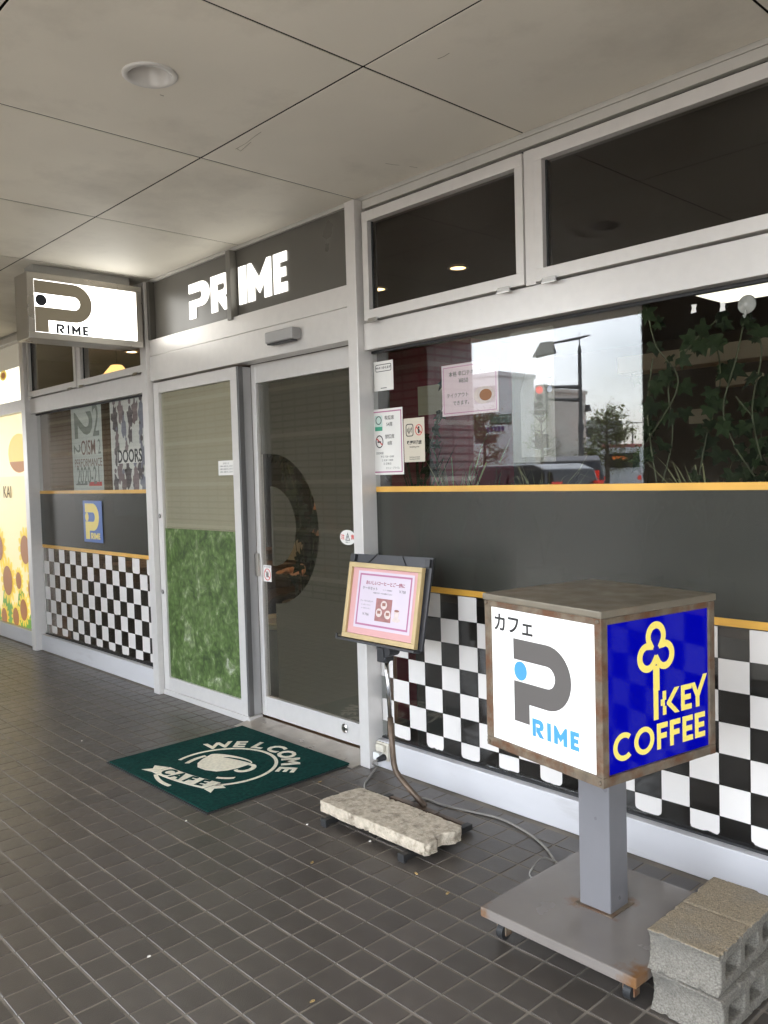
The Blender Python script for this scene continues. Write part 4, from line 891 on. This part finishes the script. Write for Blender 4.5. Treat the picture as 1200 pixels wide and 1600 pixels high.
# ------------------------------------------------------------------ plants in the window
leafm = mat('ivy_leaf', (.012, .021, .006), .8, spec=.15, island=.4, var=.2, vscale=30); stemm = mat('ivy_stem', (.07, .075, .035), .6); strawm = mat('dry_blade', (.15, .145, .07), .6, island=.4)
def leaf_mesh():
    L = [(0, 0), (.25, -.18), (.55, -.05), (.38, .22), (.62, .55), (.25, .50), (0, 1.0), (-.25, .50), (-.62, .55), (-.38, .22), (-.55, -.05), (-.25, -.18)]
    mb_ = MB(); mb_.v = [(0, .3, .05)]+[(x, y, -.10*(x*x+(y-.3)**2)) for x, y in L]; mb_.f = [(0, 1+k, 1+(k+1) % 12) for k in range(12)]
    me_ = mb_.mesh('leaf'); me_.materials.append(leafm); return me_
LM = leaf_mesh()
def ivy(label, paths, seed, dens, smin=.035, smax=.075):
    rr = random.Random(seed); r_ = thing('ivy_plant', label, 'plant', paths[0][0], 'ivy trailing inside the right window')
    for P in paths:
        q = smoothpath([Vector(p) for p in P], 6); add('vine', MB().tube(q, .0028, 5).mesh('v', smooth=True), stemm, r_)
        for k in range(dens):
            p = q[rr.randrange(len(q))]+Vector((rr.gauss(0, .035), rr.gauss(0, .03), rr.gauss(0, .03)))
            if p.y < GY+.03: p.y = GY+.03+rr.random()*.03
            s_ = rr.uniform(smin, smax)
            M_ = T(p) @ Matrix.Rotation(rr.uniform(-.7, .7), 4, 'Z') @ Matrix.Rotation(rad(90)+rr.uniform(-.7, .7), 4, 'X') @ Matrix.Rotation(rr.uniform(2.2, 4.1), 4, 'Z') @ Matrix.Scale(s_, 4)
            add('leaf', LM, leafm, r_, M_)
def W(px, py, y): x_, z_ = F(px, py, y); return (x_, y, z_)
ivy('ivy hanging from the suction cup at the upper right of the window', [[W(1165, 490, .10), W(1150, 560, .16), W(1130, 640, .20), W(1150, 700, .18), W(1190, 760, .14)], [W(1165, 490, .10), W(1190, 545, .15), W(1175, 640, .22), W(1190, 720, .2)]], 1, 17)
ivy('dense ivy climbing in the middle of the dark window area', [[W(1020, 800, .20), W(1050, 690, .22), W(1045, 600, .2), W(1075, 545, .16), W(1120, 500, .1)], [W(1085, 800, .25), W(1100, 700, .3), W(1125, 600, .3), W(1120, 540, .2)], [W(1140, 800, .3), W(1190, 690, .3), W(1150, 620, .3)]], 2, 15)
ivy('ivy spray beside the street reflection at the edge of the dark area', [[W(1010, 480, .10), W(1025, 540, .15), W(1060, 600, .18), W(1010, 690, .2)], [W(1030, 780, .2), W(1012, 650, .2), W(1020, 560, .16)]], 3, 12)
ivy('ivy leaves in front of the maroon pillar and cream sheet', [[W(640, 790, .42), W(670, 700, .42), W(690, 640, .40), W(700, 590, .38)], [W(690, 790, .4), W(680, 710, .44), W(655, 680, .44)]], 4, 9, .05, .09)
def blades(label, base, n, hmin, hmax, seed, m):
    rr = random.Random(seed); b = Vector(base); r_ = thing('blade_plant', label, 'plant', b, 'grassy plants inside the right window')
    add('pot', MB().lathe([(.06, 0), (.085, .14), (.078, .14), (.072, .11)], (b.x, b.y, b.z-.145), 16, True).mesh('p', smooth=True), potm, r_)
    mb_ = MB()
    for k in range(n):
        a = rr.uniform(0, 2*math.pi); hh_ = rr.uniform(hmin, hmax); out = rr.uniform(.15, .55)*hh_; wd = rr.uniform(.004, .009); pts_ = []
        for t in range(7):
            u = t/6; pts_.append(b+Vector((math.cos(a)*out*u**1.6, math.sin(a)*out*.35*u**1.6, hh_*(u-.22*u*u*rr.uniform(.6, 1.6)))))
        for t in range(6):
            w0, w1 = wd*(1-(t/6)**2), wd*(1-((t+1)/6)**2)
            nx = Vector((-math.sin(a), math.cos(a), 0)) if rr.random() < .3 else Vector((1, 0, 0))
            p_, q_ = pts_[t], pts_[t+1]
            for v in (p_, q_):
                if v.y < GY+.02: v.y = GY+.02
            mb_.poly([p_-nx*w0, p_+nx*w0, q_+nx*w1, q_-nx*w1])
    add('blades', mb_, m, r_)
for k, (px, yy, n, h0, h1, l) in enumerate(((655, .30, 34, .35, .75, 'grassy plant low behind the smoking notice'), (715, .30, 34, .3, .75, 'grassy plant below the curry poster'), (770, .25, 30, .3, .6, 'grassy plant left under the bottle poster'), (850, .25, 34, .3, .62, 'grassy plant right under the bottle poster'), (1000, .25, 26, .25, .5, 'grassy plant beside the mirrored bus'), (1110, .25, 26, .3, .6, 'grassy plant under the hanging ivy'))):
    x_, z_ = F(px, 800, yy); blades(l, (x_, yy, .982), n, h0, h1, 20+k, strawm if k % 2 else leafm)
x_, z_ = F(487, 800, .75)
ivy('leafy plant behind the ring cut-out of the sliding door', [[(x_-.12, .75, .55), (x_-.10, .75, .9), (x_-.16, .75, 1.25), (x_-.28, .75, 1.55)], [(x_-.12, .75, .55), (x_+.02, .75, 1.0), (x_-.02, .75, 1.35)], [(x_-.12, .75, .55), (x_-.3, .8, 1.2), (x_-.42, .8, 1.6)]], 9, 26, .06, .11)
tag(add('leaf_stand', MB().lathe([(.11, 0), (.14, .1), (.15, .5), (.14, .56)], (x_-.12, .75, .001), 20).mesh('p', smooth=True), potm), 'dark round pot of the leafy plant behind the sliding door', 'pot')
tag(add('planter_ledge', BOX((-2.80, .13, .8015), (.94, .48, .835), .004), wl_d), 'dark ledge carrying the window plants', 'ledge')

# ------------------------------------------------------------------ person seated inside
def skin(name, verts, edges, mats_, parent, M=None, sub=2):
    me = bpy.data.meshes.new(name); me.from_pydata([v[0] for v in verts], edges, []); ob = bpy.data.objects.new('sk', me); COL.objects.link(ob)
    md = ob.modifiers.new('s', 'SKIN'); md.use_smooth_shade = True
    for k, v in enumerate(verts):
        sv = me.skin_vertices[0].data[k]; sv.radius = (v[1], v[2] if len(v) > 2 else v[1])
    me.skin_vertices[0].data[0].use_root = True
    sd = ob.modifiers.new('d', 'SUBSURF'); sd.levels = sub; sd.render_levels = sub
    m2 = dgmesh(ob); m2.materials.clear(); 
    for p in m2.polygons: p.use_smooth = True
    return add(name, m2, mats_, parent, M)
PXp, PYp = -4.80, 1.25
pe = thing('person', 'person in black clothes seated inside behind the door cut-out', 'person', (PXp, PYp, 0))
MP = T((PXp, PYp, 0))
skinm = mat('skin', (.50, .26, .15), .55); cloth = mat('black_cloth', (.012, .012, .013), .85); hairm = mat('hair', (.015, .011, .009), .6, bump=.4, bscale=200)
V = [((0, .05, .50), .13, .10), ((0, .04, .68), .12, .09), ((0, .02, .86), .14, .095), ((0, .02, .97), .12, .075), ((0, .0, 1.03), .045), ((0, -.01, 1.09), .047), ((0, -.02, 1.16), .072, .085), ((0, -.02, 1.24), .062, .075)]
Ed = [(k, k+1) for k in range(7)]
def limb(start, pts_):
    p = start
    for q in pts_: V.append(q); Ed.append((p, len(V)-1)); p = len(V)-1
    return p
for s_ in (-1, 1):
    wr = limb(3, [((s_*.16, .01, .95), .052), ((s_*.20, -.02, .72), .042), ((s_*.13, -.22, .70), .032), ((s_*.10, -.27, .71), .026, .016), ((s_*.085, -.32, .71), .036, .014)])
    for f_ in range(4): limb(wr, [((s_*(.06+.017*f_), -.36, .712), .0085), ((s_*(.055+.018*f_), -.385-.006*(f_ in (1, 2)), .700), .0075)])
    limb(wr-0, [((s_*.045, -.315, .715), .0095), ((s_*.03, -.34, .71), .008)])
    limb(0, [((s_*.10, -.02, .47), .085), ((s_*.12, -.40, .48), .062), ((s_*.12, -.42, .25), .050), ((s_*.12, -.41, .06), .036), ((s_*.12, -.50, .03), .038, .024)])
body = skin('body', V, Ed, skinm, pe, MP)
V = [((0, .05, .50), .145, .115), ((0, .04, .68), .135, .105), ((0, .02, .86), .155, .11), ((0, .02, .975), .13, .085), ((0, .005, 1.02), .055)]; Ed = [(k, k+1) for k in range(4)]
for s_ in (-1, 1):
    limb(3, [((s_*.16, .01, .955), .065), ((s_*.20, -.02, .72), .055), ((s_*.165, -.12, .71), .048)])
    limb(0, [((s_*.10, -.02, .47), .10), ((s_*.12, -.40, .48), .075), ((s_*.12, -.42, .25), .062), ((s_*.12, -.41, .08), .052)])
skin('clothes', V, Ed, cloth, pe, MP)
hd_ = MB().lathe([(.02, .115), (.06, .10), (.082, .06), (.088, .0), (.080, -.05)], (0, .012, 1.215), 18); add('hair', hd_.mesh('h', smooth=True), hairm, pe, MP @ Matrix.Rotation(.0, 4, 'X'))
for s_ in (-1, 1): add('ear', MB().lathe([(.004, -.02), (.012, -.01), (.014, .008), (.005, .02)], (s_*.079, -.015, 1.165), 8).mesh('e', smooth=True), skinm, pe, MP); add('eye', MB().lathe([(.001, -.008), (.008, 0), (.001, .008)], (s_*.028, -.098, 1.175), 8).mesh(), black, pe, MP)
add('nose', MB().hexa([(-.012, -.115, 1.135), (.012, -.115, 1.135), (-.014, -.09, 1.135), (.014, -.09, 1.135), (-.006, -.103, 1.175), (.006, -.103, 1.175), (-.008, -.09, 1.175), (.008, -.09, 1.175)]).mesh('n', .003), skinm, pe, MP)
add('mouth', MB().box((-.022, -.104, 1.108), (.022, -.095, 1.114)).mesh(), mat('lips', (.3, .1, .08), .5), pe, MP)
ch = thing('cafe_chair', 'dark wooden cafe chair under the seated person', 'chair', (PXp, PYp, 0))
add('seat', BOX((PXp-.21, PYp-.2, .37), (PXp+.21, PYp+.22, .40), .01), wl_d, ch); add('backrest', BOX((PXp-.2, PYp+.225, .46), (PXp+.2, PYp+.25, .85), .01), wl_d, ch)
for a in (-.19, .19):
    for b in (-.18, .235): add('leg', BOX((PXp+a-.016, PYp+b-.014, .001), (PXp+a+.016, PYp+b+.014, .369 if b < 0 else .86), .004), wl_d, ch)
tag(add('held_card', shape([rect(-.10, 0, .10, .15)], .002), MATS['cream_sheet'], None, plane((PXp, PYp-.33, .80), (1, 0, 0), (0, .3, .95))), 'cream menu card held by the seated person behind the door', 'card')

# ------------------------------------------------------------------ the street the glass mirrors
GZ = -.14
add('ground', MB().box((-420, -420, GZ-.5), (420, 60, GZ)), mat('asphalt', (.085, .083, .08), .85, var=.2, vscale=3, bump=.2, bscale=40), kind='structure')
add('pavement', MB().box((-120, -7.0, GZ+.001), (60, YE-.701, -.004)), mat('pavement', (.50, .46, .40), .8, var=.12, vscale=4), kind='structure')
add('road_marking', MB().box((-90, -10.2, GZ+.002), (40, -10.05, GZ+.005)), mat('road_white', (.6, .6, .58), .7, var=.1), kind='structure')
pil = bpy.data.materials.new('pillar_tile'); pil.use_nodes = True
n = pil.node_tree; P = n.nodes['Principled BSDF']
co = n.nodes.new('ShaderNodeTexCoord'); sp = n.nodes.new('ShaderNodeSeparateXYZ'); cb = n.nodes.new('ShaderNodeCombineXYZ'); ad = n.nodes.new('ShaderNodeMath'); ad.operation = 'ADD'
n.links.new(co.outputs['Object'], sp.inputs[0]); n.links.new(sp.outputs['X'], ad.inputs[0]); n.links.new(sp.outputs['Y'], ad.inputs[1]); n.links.new(ad.outputs[0], cb.inputs['X']); n.links.new(sp.outputs['Z'], cb.inputs['Y'])
bt = n.nodes.new('ShaderNodeTexBrick'); bt.offset = 0; bt.inputs['Scale'].default_value = 1; bt.inputs['Brick Width'].default_value = .235; bt.inputs['Row Height'].default_value = .0785; bt.inputs['Mortar Size'].default_value = .011
bt.inputs['Color1'].default_value = (.33, .325, .31, 1); bt.inputs['Color2'].default_value = (.28, .275, .26, 1); bt.inputs['Mortar'].default_value = (.05, .047, .042, 1)
n.links.new(cb.outputs[0], bt.inputs['Vector']); n.links.new(bt.outputs['Color'], P.inputs['Base Color']); P.inputs['Roughness'].default_value = .35
bandm = mat('pillar_band', (.66, .64, .58), .5)
shadepil = mat('shaded_pillar_tile', (.045, .042, .038), .4, var=.1)  # shaded pillar: its shade is put into a near-black tile colour
def pillar(xa, xb, ya, yb, label, m=None):
    r_ = thing('arcade_pillar', label, 'pillar', ((xa+xb)/2, (ya+yb)/2, 0))
    add('core', BOX((xa, ya, -.003), (xb, yb, ZC-.001), .004), m or pil, r_)
    for z in (.205, .755, 1.305, 1.855, 2.405): add('tile_band', MB().box((xa-.003, ya-.003, z), (xb+.003, yb+.003, z+.045)), shadepil if m else bandm, r_)
XA = RF(740, 650, -YE).x; XB = RF(1004, 650, -YE).x
YP = YE+.65
XB = RF(1004, 650, -YP).x
pillar(-15.5, XA, YE, YP, 'wide tiled arcade wall mirrored in the doors')
pillar(XB, XB+1.3, YE, YP, 'tiled arcade pillar mirrored at the dark right part of the window', shadepil)
pillar(2.4, 13.5, YE, YP, 'unseen tiled arcade wall closing the right end to keep light out')  # out of view, placed so the blue sign face mirrors a dark end
# street lamps
iron = mat('lamp_iron', (.10, .10, .10), .5)
def street_lamp(label, px, ptop, Y, arm_px, arm_py, extra=None):
    t_ = RF(px, ptop, Y); bx = t_.x; r_ = thing('street_lamp', label, 'street lamp', (bx, -Y, GZ), 'street lamps mirrored in the window')
    hh_ = t_.z; k = hh_/8
    add('pole', MB().lathe([(.20*k, 0), (.20*k, .9), (.14*k, 1.0), (.12*k, hh_*.45), (.15*k, hh_*.46), (.10*k, hh_*.5), (.08*k, hh_*.9), (.10*k, hh_*.91), (.03*k, hh_*.95), (.01*k, hh_-GZ)], (bx, -Y, GZ), 12).mesh('p', smooth=True), iron, r_)
    a = RF(arm_px, arm_py, Y); add('arm', MB().tube([(bx+(bx-a.x)*.3, -Y, a.z+.1), (bx, -Y, a.z+.05), (a.x, -Y, a.z)], [.03*k, .07*k, .05*k], 8).mesh(), iron, r_)
    hd2 = MB().hexa([(a.x-.55*k, -Y-.25*k, a.z-.55*k), (a.x+.55*k, -Y-.25*k, a.z-.45*k), (a.x-.55*k, -Y+.25*k, a.z-.55*k), (a.x+.55*k, -Y+.25*k, a.z-.45*k), (a.x-.15*k, -Y-.1*k, a.z+.12*k), (a.x+.45*k, -Y-.1*k, a.z+.12*k), (a.x-.15*k, -Y+.1*k, a.z+.12*k), (a.x+.45*k, -Y+.1*k, a.z+.12*k)])
    add('lantern', hd2, iron, r_); return r_, bx
r1, bx1 = street_lamp('tall dark street lamp carrying the traffic signal, mirrored in the window', 905, 519, 26, 850, 539)
street_lamp('smaller street lamp mirrored behind the signal lamp', 884, 630, 48, 914, 635)
street_lamp('street lamp mirrored above the bus', 988, 657, 62, 1012, 660)
sg = thing('traffic_signal', 'traffic signal on two arms of the tall lamp, red lit', 'traffic signal', RF(850, 620, 25.7))
for py in (604, 624):
    a, b = RF(905, py+1, 26), RF(851, py, 26); add('arm', MB().tube([(a.x, -25.93, a.z), (b.x, -25.93, b.z)], [.09, .04], 8).mesh(), iron, sg)
a, b = RF(838, 602, 25.7), RF(853, 640, 25.7)
add('head', BOX((a.x, -25.9, b.z), (b.x, -25.6, a.z), .03), mat('signal_case', (.35, .34, .30), .5), sg)
for k, m_ in enumerate((emis('signal_red', (1, .08, .05), 1.0), blackp, blackp)):
    zc = a.z-.22-(a.z-b.z)*.30*k; add('lens', MB().tube([(a.x+.25, -25.6, zc), (a.x+.25, -25.52, zc)], .15, 16).mesh(), m_, sg)
# cars
def car(label, p, rz, colm, L_=4.3, W_=1.7, Hc=1.65):
    r_ = thing('parked_car', label, 'car', p, 'cars in the mirrored street', rz); M_ = WM[r_.name]
    prof = [(-.5, .18), (-.5, .50), (-.47, .60), (-.44, .93), (-.36, 1.0), (.12, 1.0), (.28, .66), (.46, .58), (.5, .42), (.5, .18)]
    mb_ = MB(); nP = len(prof)
    for s_, ins in ((-1, 0), (1, 0)):
        for x, z in prof: mb_.v.append((x*L_, s_*W_/2*(.86 if z > .7 else 1), z*Hc))
    mb_.f = [tuple(range(nP)), tuple(range(2*nP-1, nP-1, -1))]+[(k, (k+1) % nP, nP+(k+1) % nP, nP+k) for k in range(nP)]
    add('body', mb_.mesh('b', .04), colm, r_, M_)
    gm = MATS['dark_pane']
    for s_ in (-1, 1):
        for x0_, x1_ in ((-.42, -.22), (-.20, .0), (.02, .20)):
            y_ = s_*W_/2
            x1t = x1_ if x1_ < .15 else .13
            add('side_window', MB().hexa([(x0_*L_, y_*.95, .68*Hc), (x1_*L_, y_*.95, .68*Hc), (x0_*L_, y_*1.0, .68*Hc), (x1_*L_, y_*1.0, .68*Hc), (x0_*L_, y_*.85, .93*Hc), (x1t*L_, y_*.85, .93*Hc), (x0_*L_, y_*.885, .93*Hc), (x1t*L_, y_*.885, .93*Hc)]), gm, r_, M_)
        for x_ in (-.31, .31): add('wheel', MB().tube([(x_*L_, s_*(W_/2-.2), .31), (x_*L_, s_*(W_/2+.01), .31)], .31, 18).mesh(), rubber, r_, M_)
        add('tail_light', MB().box((-L_/2-.02, s_*W_*.36-.09, .55*Hc), (-L_/2+.1, s_*W_*.36+.09, .78*Hc)), MATS['tail_red'] if 'tail_red' in MATS else emis('tail_red', (1, .05, .03), .35), r_, M_)
        add('headlight', MB().box((L_/2-.1, s_*W_*.36-.12, .45*Hc), (L_/2+.01, s_*W_*.36+.12, .56*Hc)), whm, r_, M_)
    add('rear_window', MB().hexa([(-.485*L_, -W_*.38, .64*Hc), (-.46*L_, -W_*.38, .64*Hc), (-.485*L_, W_*.38, .64*Hc), (-.46*L_, W_*.38, .64*Hc), (-.462*L_, -W_*.36, .9*Hc), (-.43*L_, -W_*.36, .9*Hc), (-.462*L_, W_*.36, .9*Hc), (-.43*L_, W_*.36, .9*Hc)]), gm, r_, M_)
    add('number_plate', MB().box((-L_/2-.03, -.17, .33*Hc), (-L_/2+.02, .17, .42*Hc)), whm, r_, M_)
bk = mat('car_black', (.012, .012, .014), .2, coat=.6); gr = mat('car_grey', (.10, .10, .11), .25, coat=.5)
def at(px, Y): v = RF(px, 735, Y); return (v.x, -Y, GZ)
car('black car mirrored under the curry poster', at(790, 12), rad(180+8), bk)
car('black van mirrored beside the bright lamp glow, tail lights lit', at(893, 19), rad(-125), bk, 4.6, 1.75, 1.9)
car('dark grey car mirrored at the left of the street view', at(752, 17), rad(178), gr)
# bus
bp = at(972, 42); bus = thing('city_bus', 'white bus with pink roof edge mirrored at the right of the street view', 'bus', bp, None, rad(-122)); Mb = WM[bus.name]
bw = mat('bus_white', (.8, .81, .82), .35); br = mat('bus_red', (.55, .20, .18), .4)
add('body', MB().box((-.0, -1.2, .35), (10, 1.2, 2.75)).mesh('b', .08), bw, bus, Mb)
add('roof', MB().box((.02, -1.18, 2.7505), (9.9, 1.18, 2.95)).mesh('b', .05), br, bus, Mb)
add('rear_window', MB().box((-.02, -1.0, 1.55), (.05, 1.0, 2.4)), MATS['dark_pane'], bus, Mb)
add('route_display', MB().box((-.03, -.55, 2.05), (-.021, .3, 2.22)), emis('route_orange', (1, .25, .05), .5), bus, Mb)
for s_ in (-1, 1):
    add('side_glazing', MB().box((.6, s_*1.19, 1.5), (9.4, s_*1.215, 2.35)), MATS['dark_pane'], bus, Mb)
    add('tail_light', MB().box((-.03, s_*1.0-.1, .8), (.0, s_*1.0+.1, 1.05)), MATS['tail_red'], bus, Mb)
    for x_ in (1.8, 8.0): add('wheel', MB().tube([(x_, s_*.95, .48), (x_, s_*1.21, .48)], .48, 18).mesh(), rubber, bus, Mb)
# houses and blocks over the road
def block_house(label, pxa, pxb, ptop, Y, dep, wallc, floors, group=None):
    a, b = RF(pxa, ptop, Y), RF(pxb, ptop, Y); top = (a.z+b.z)/2; xa, xb = min(a.x, b.x), max(a.x, b.x)
    r_ = thing('town_building', label, 'building', ((xa+xb)/2, -Y-dep/2, GZ), 'buildings across the mirrored street')
    add('wall', MB().box((xa, -Y-dep, GZ), (xb, -Y, top)), wallc, r_); add('parapet', MB().box((xa-.1, -Y-dep-.1, top), (xb+.1, -Y+.12, top+.25)), wallc, r_)
    nW = max(2, int((xb-xa)/3)); fh = (top-GZ)/floors
    for f_ in range(floors):
        for k in range(nW):
            cx2 = xa+(k+.5)*(xb-xa)/nW; z0_ = GZ+f_*fh+fh*.35
            wn = add('window', MB().box((cx2-.8, -Y-.02, z0_), (cx2+.8, -Y+.03, z0_+fh*.42)), MATS['dark_pane'], r_); add('frame', MB().box((cx2-.9, -Y-.02, z0_-.12), (cx2+.9, -Y+.08, z0_-.001)), bw, wn)
    return r_, xa, xb, top
wA = mat('wall_cream', (.66, .62, .54), .8, var=.06, vscale=1); wB = mat('wall_grey', (.55, .55, .54), .8, var=.06, vscale=1); wC = mat('wall_white', (.78, .78, .76), .8, var=.05, vscale=1)
block_house('white arched building mirrored inside the curry poster', 700, 777, 592, 36, 3.5, wC, 3)
r_, xa, xb, top = block_house('cream three-storey building mirrored behind the bottle poster', 778, 862, 617, 44, 4, wA, 3)
block_house('low grey building mirrored behind the signal lamp', 866, 930, 663, 58, 4, wB, 3)
block_house('far pale building mirrored behind the bus', 930, 1050, 705, 95, 14, wC, 2)
a, b = RF(765, 649, 35), RF(795, 663, 35)
sgn = thing('shop_signboard', 'green shop signboard with white kana mirrored left in the street', 'sign', (a.x, -35, b.z))
add('board', BOX((min(a.x, b.x), -35.3, b.z), (max(a.x, b.x), -35, a.z), .02), mat('signboard_green', (.02, .16, .10), .4), sgn)
add('lettering', textmesh('ささくら', (a.z-b.z)*.85, depth=.02), whm, sgn, plane(((a.x+b.x)/2, -34.98, (a.z+b.z)/2), (-1, 0, 0), (0, 0, 1)))
a, b = RF(745, 664, 35), RF(793, 678, 35)
sgn = thing('shop_banner', 'white shop banner with blue lettering below the green signboard', 'banner', (a.x, -35, b.z))
add('board', BOX((min(a.x, b.x), -35.3, b.z), (max(a.x, b.x), -35, a.z), .02), wC, sgn)
add('lettering', shape([rect(-.9+.27*k, -.14, -.72+.27*k, .14) for k in range(7)], .02), mat('banner_blue', (.03, .04, .18), .5), sgn, plane(((a.x+b.x)/2, -34.98, (a.z+b.z)/2), (-1, 0, 0), (0, 0, 1)))
# trees
bark = mat('bark', (.08, .065, .05), .9, var=.2); tl = mat('spring_leaf', (.19, .22, .07), .7, island=.45)
def tree(label, px, ptop, Y, rw, seed, n):
    rr = random.Random(seed); t_ = RF(px, ptop, Y); bx, ht = t_.x, t_.z-GZ; r_ = thing('street_tree', label, 'tree', (bx, -Y, GZ), 'trees in the mirrored street')
    mb_ = MB().tube([(bx, -Y, GZ), (bx+.05, -Y, GZ+ht*.5), (bx, -Y, GZ+ht*.95)], [.03*ht, .018*ht, .004*ht], 8); tips = []
    for k in range(34):
        z0_ = rr.uniform(.25, .92); a = rr.uniform(0, 6.28); ln = rw*(1-.75*max(0, z0_-.35)/.65)*rr.uniform(.55, 1.05); e1 = Vector((bx+math.cos(a)*ln, -Y+math.sin(a)*ln, GZ+ht*(z0_+.10)))
        s0 = Vector((bx, -Y, GZ+ht*z0_)); mid = (s0+e1)/2+Vector((0, 0, -.02*ht)); mb_.tube([s0, mid, e1], [.007*ht, .005*ht, .002*ht], 5); tips += [(mid, .6), (e1, 1), ((mid+e1)/2, .8)]
    add('trunk', mb_.mesh(), bark, r_); cr_ = MB()
    for k in range(n):
        c_, s_ = rr.choice(tips); p = c_+Vector((rr.gauss(0, 1), rr.gauss(0, 1), rr.gauss(0, .8)))*rw*.13; d1 = Vector((rr.gauss(0, 1), rr.gauss(0, 1), rr.gauss(0, 1))).normalized()*rr.uniform(.05, .12)*rw*.5; d2 = d1.orthogonal().normalized()*d1.length*.6
        cr_.poly([p-d1, p+d2, p+d1, p-d2])
    add('crown', cr_, tl, r_)
tree('young leafing tree mirrored left of the bus', 947, 634, 40, 2.0, 1, 2600)
tree('bare thin tree mirrored by the bottle poster', 845, 640, 38, 1.5, 2, 500)
tree('leafy tree mirrored at the left of the street', 755, 640, 33, 1.6, 3, 2200)

# ------------------------------------------------------------------ scuffs on the ceiling boards
scm = mat('scuff', (.36, .33, .27), .8)
for pts_ in ([(368, 233), (384, 224), (398, 213), (408, 206)], [(370, 232), (376, 236), (392, 222)], [(602, 255), (612, 257), (624, 258)], [(640, 260), (652, 262)], [(684, 92), (694, 88), (702, 83)], [(250, 148), (256, 150)]):
    P_ = [G(a_, b_, ZC-.0004) for a_, b_ in pts_]
    add('scuff_mark', MB().tube(P_, .0011, 5).mesh(), scm, ceiling)
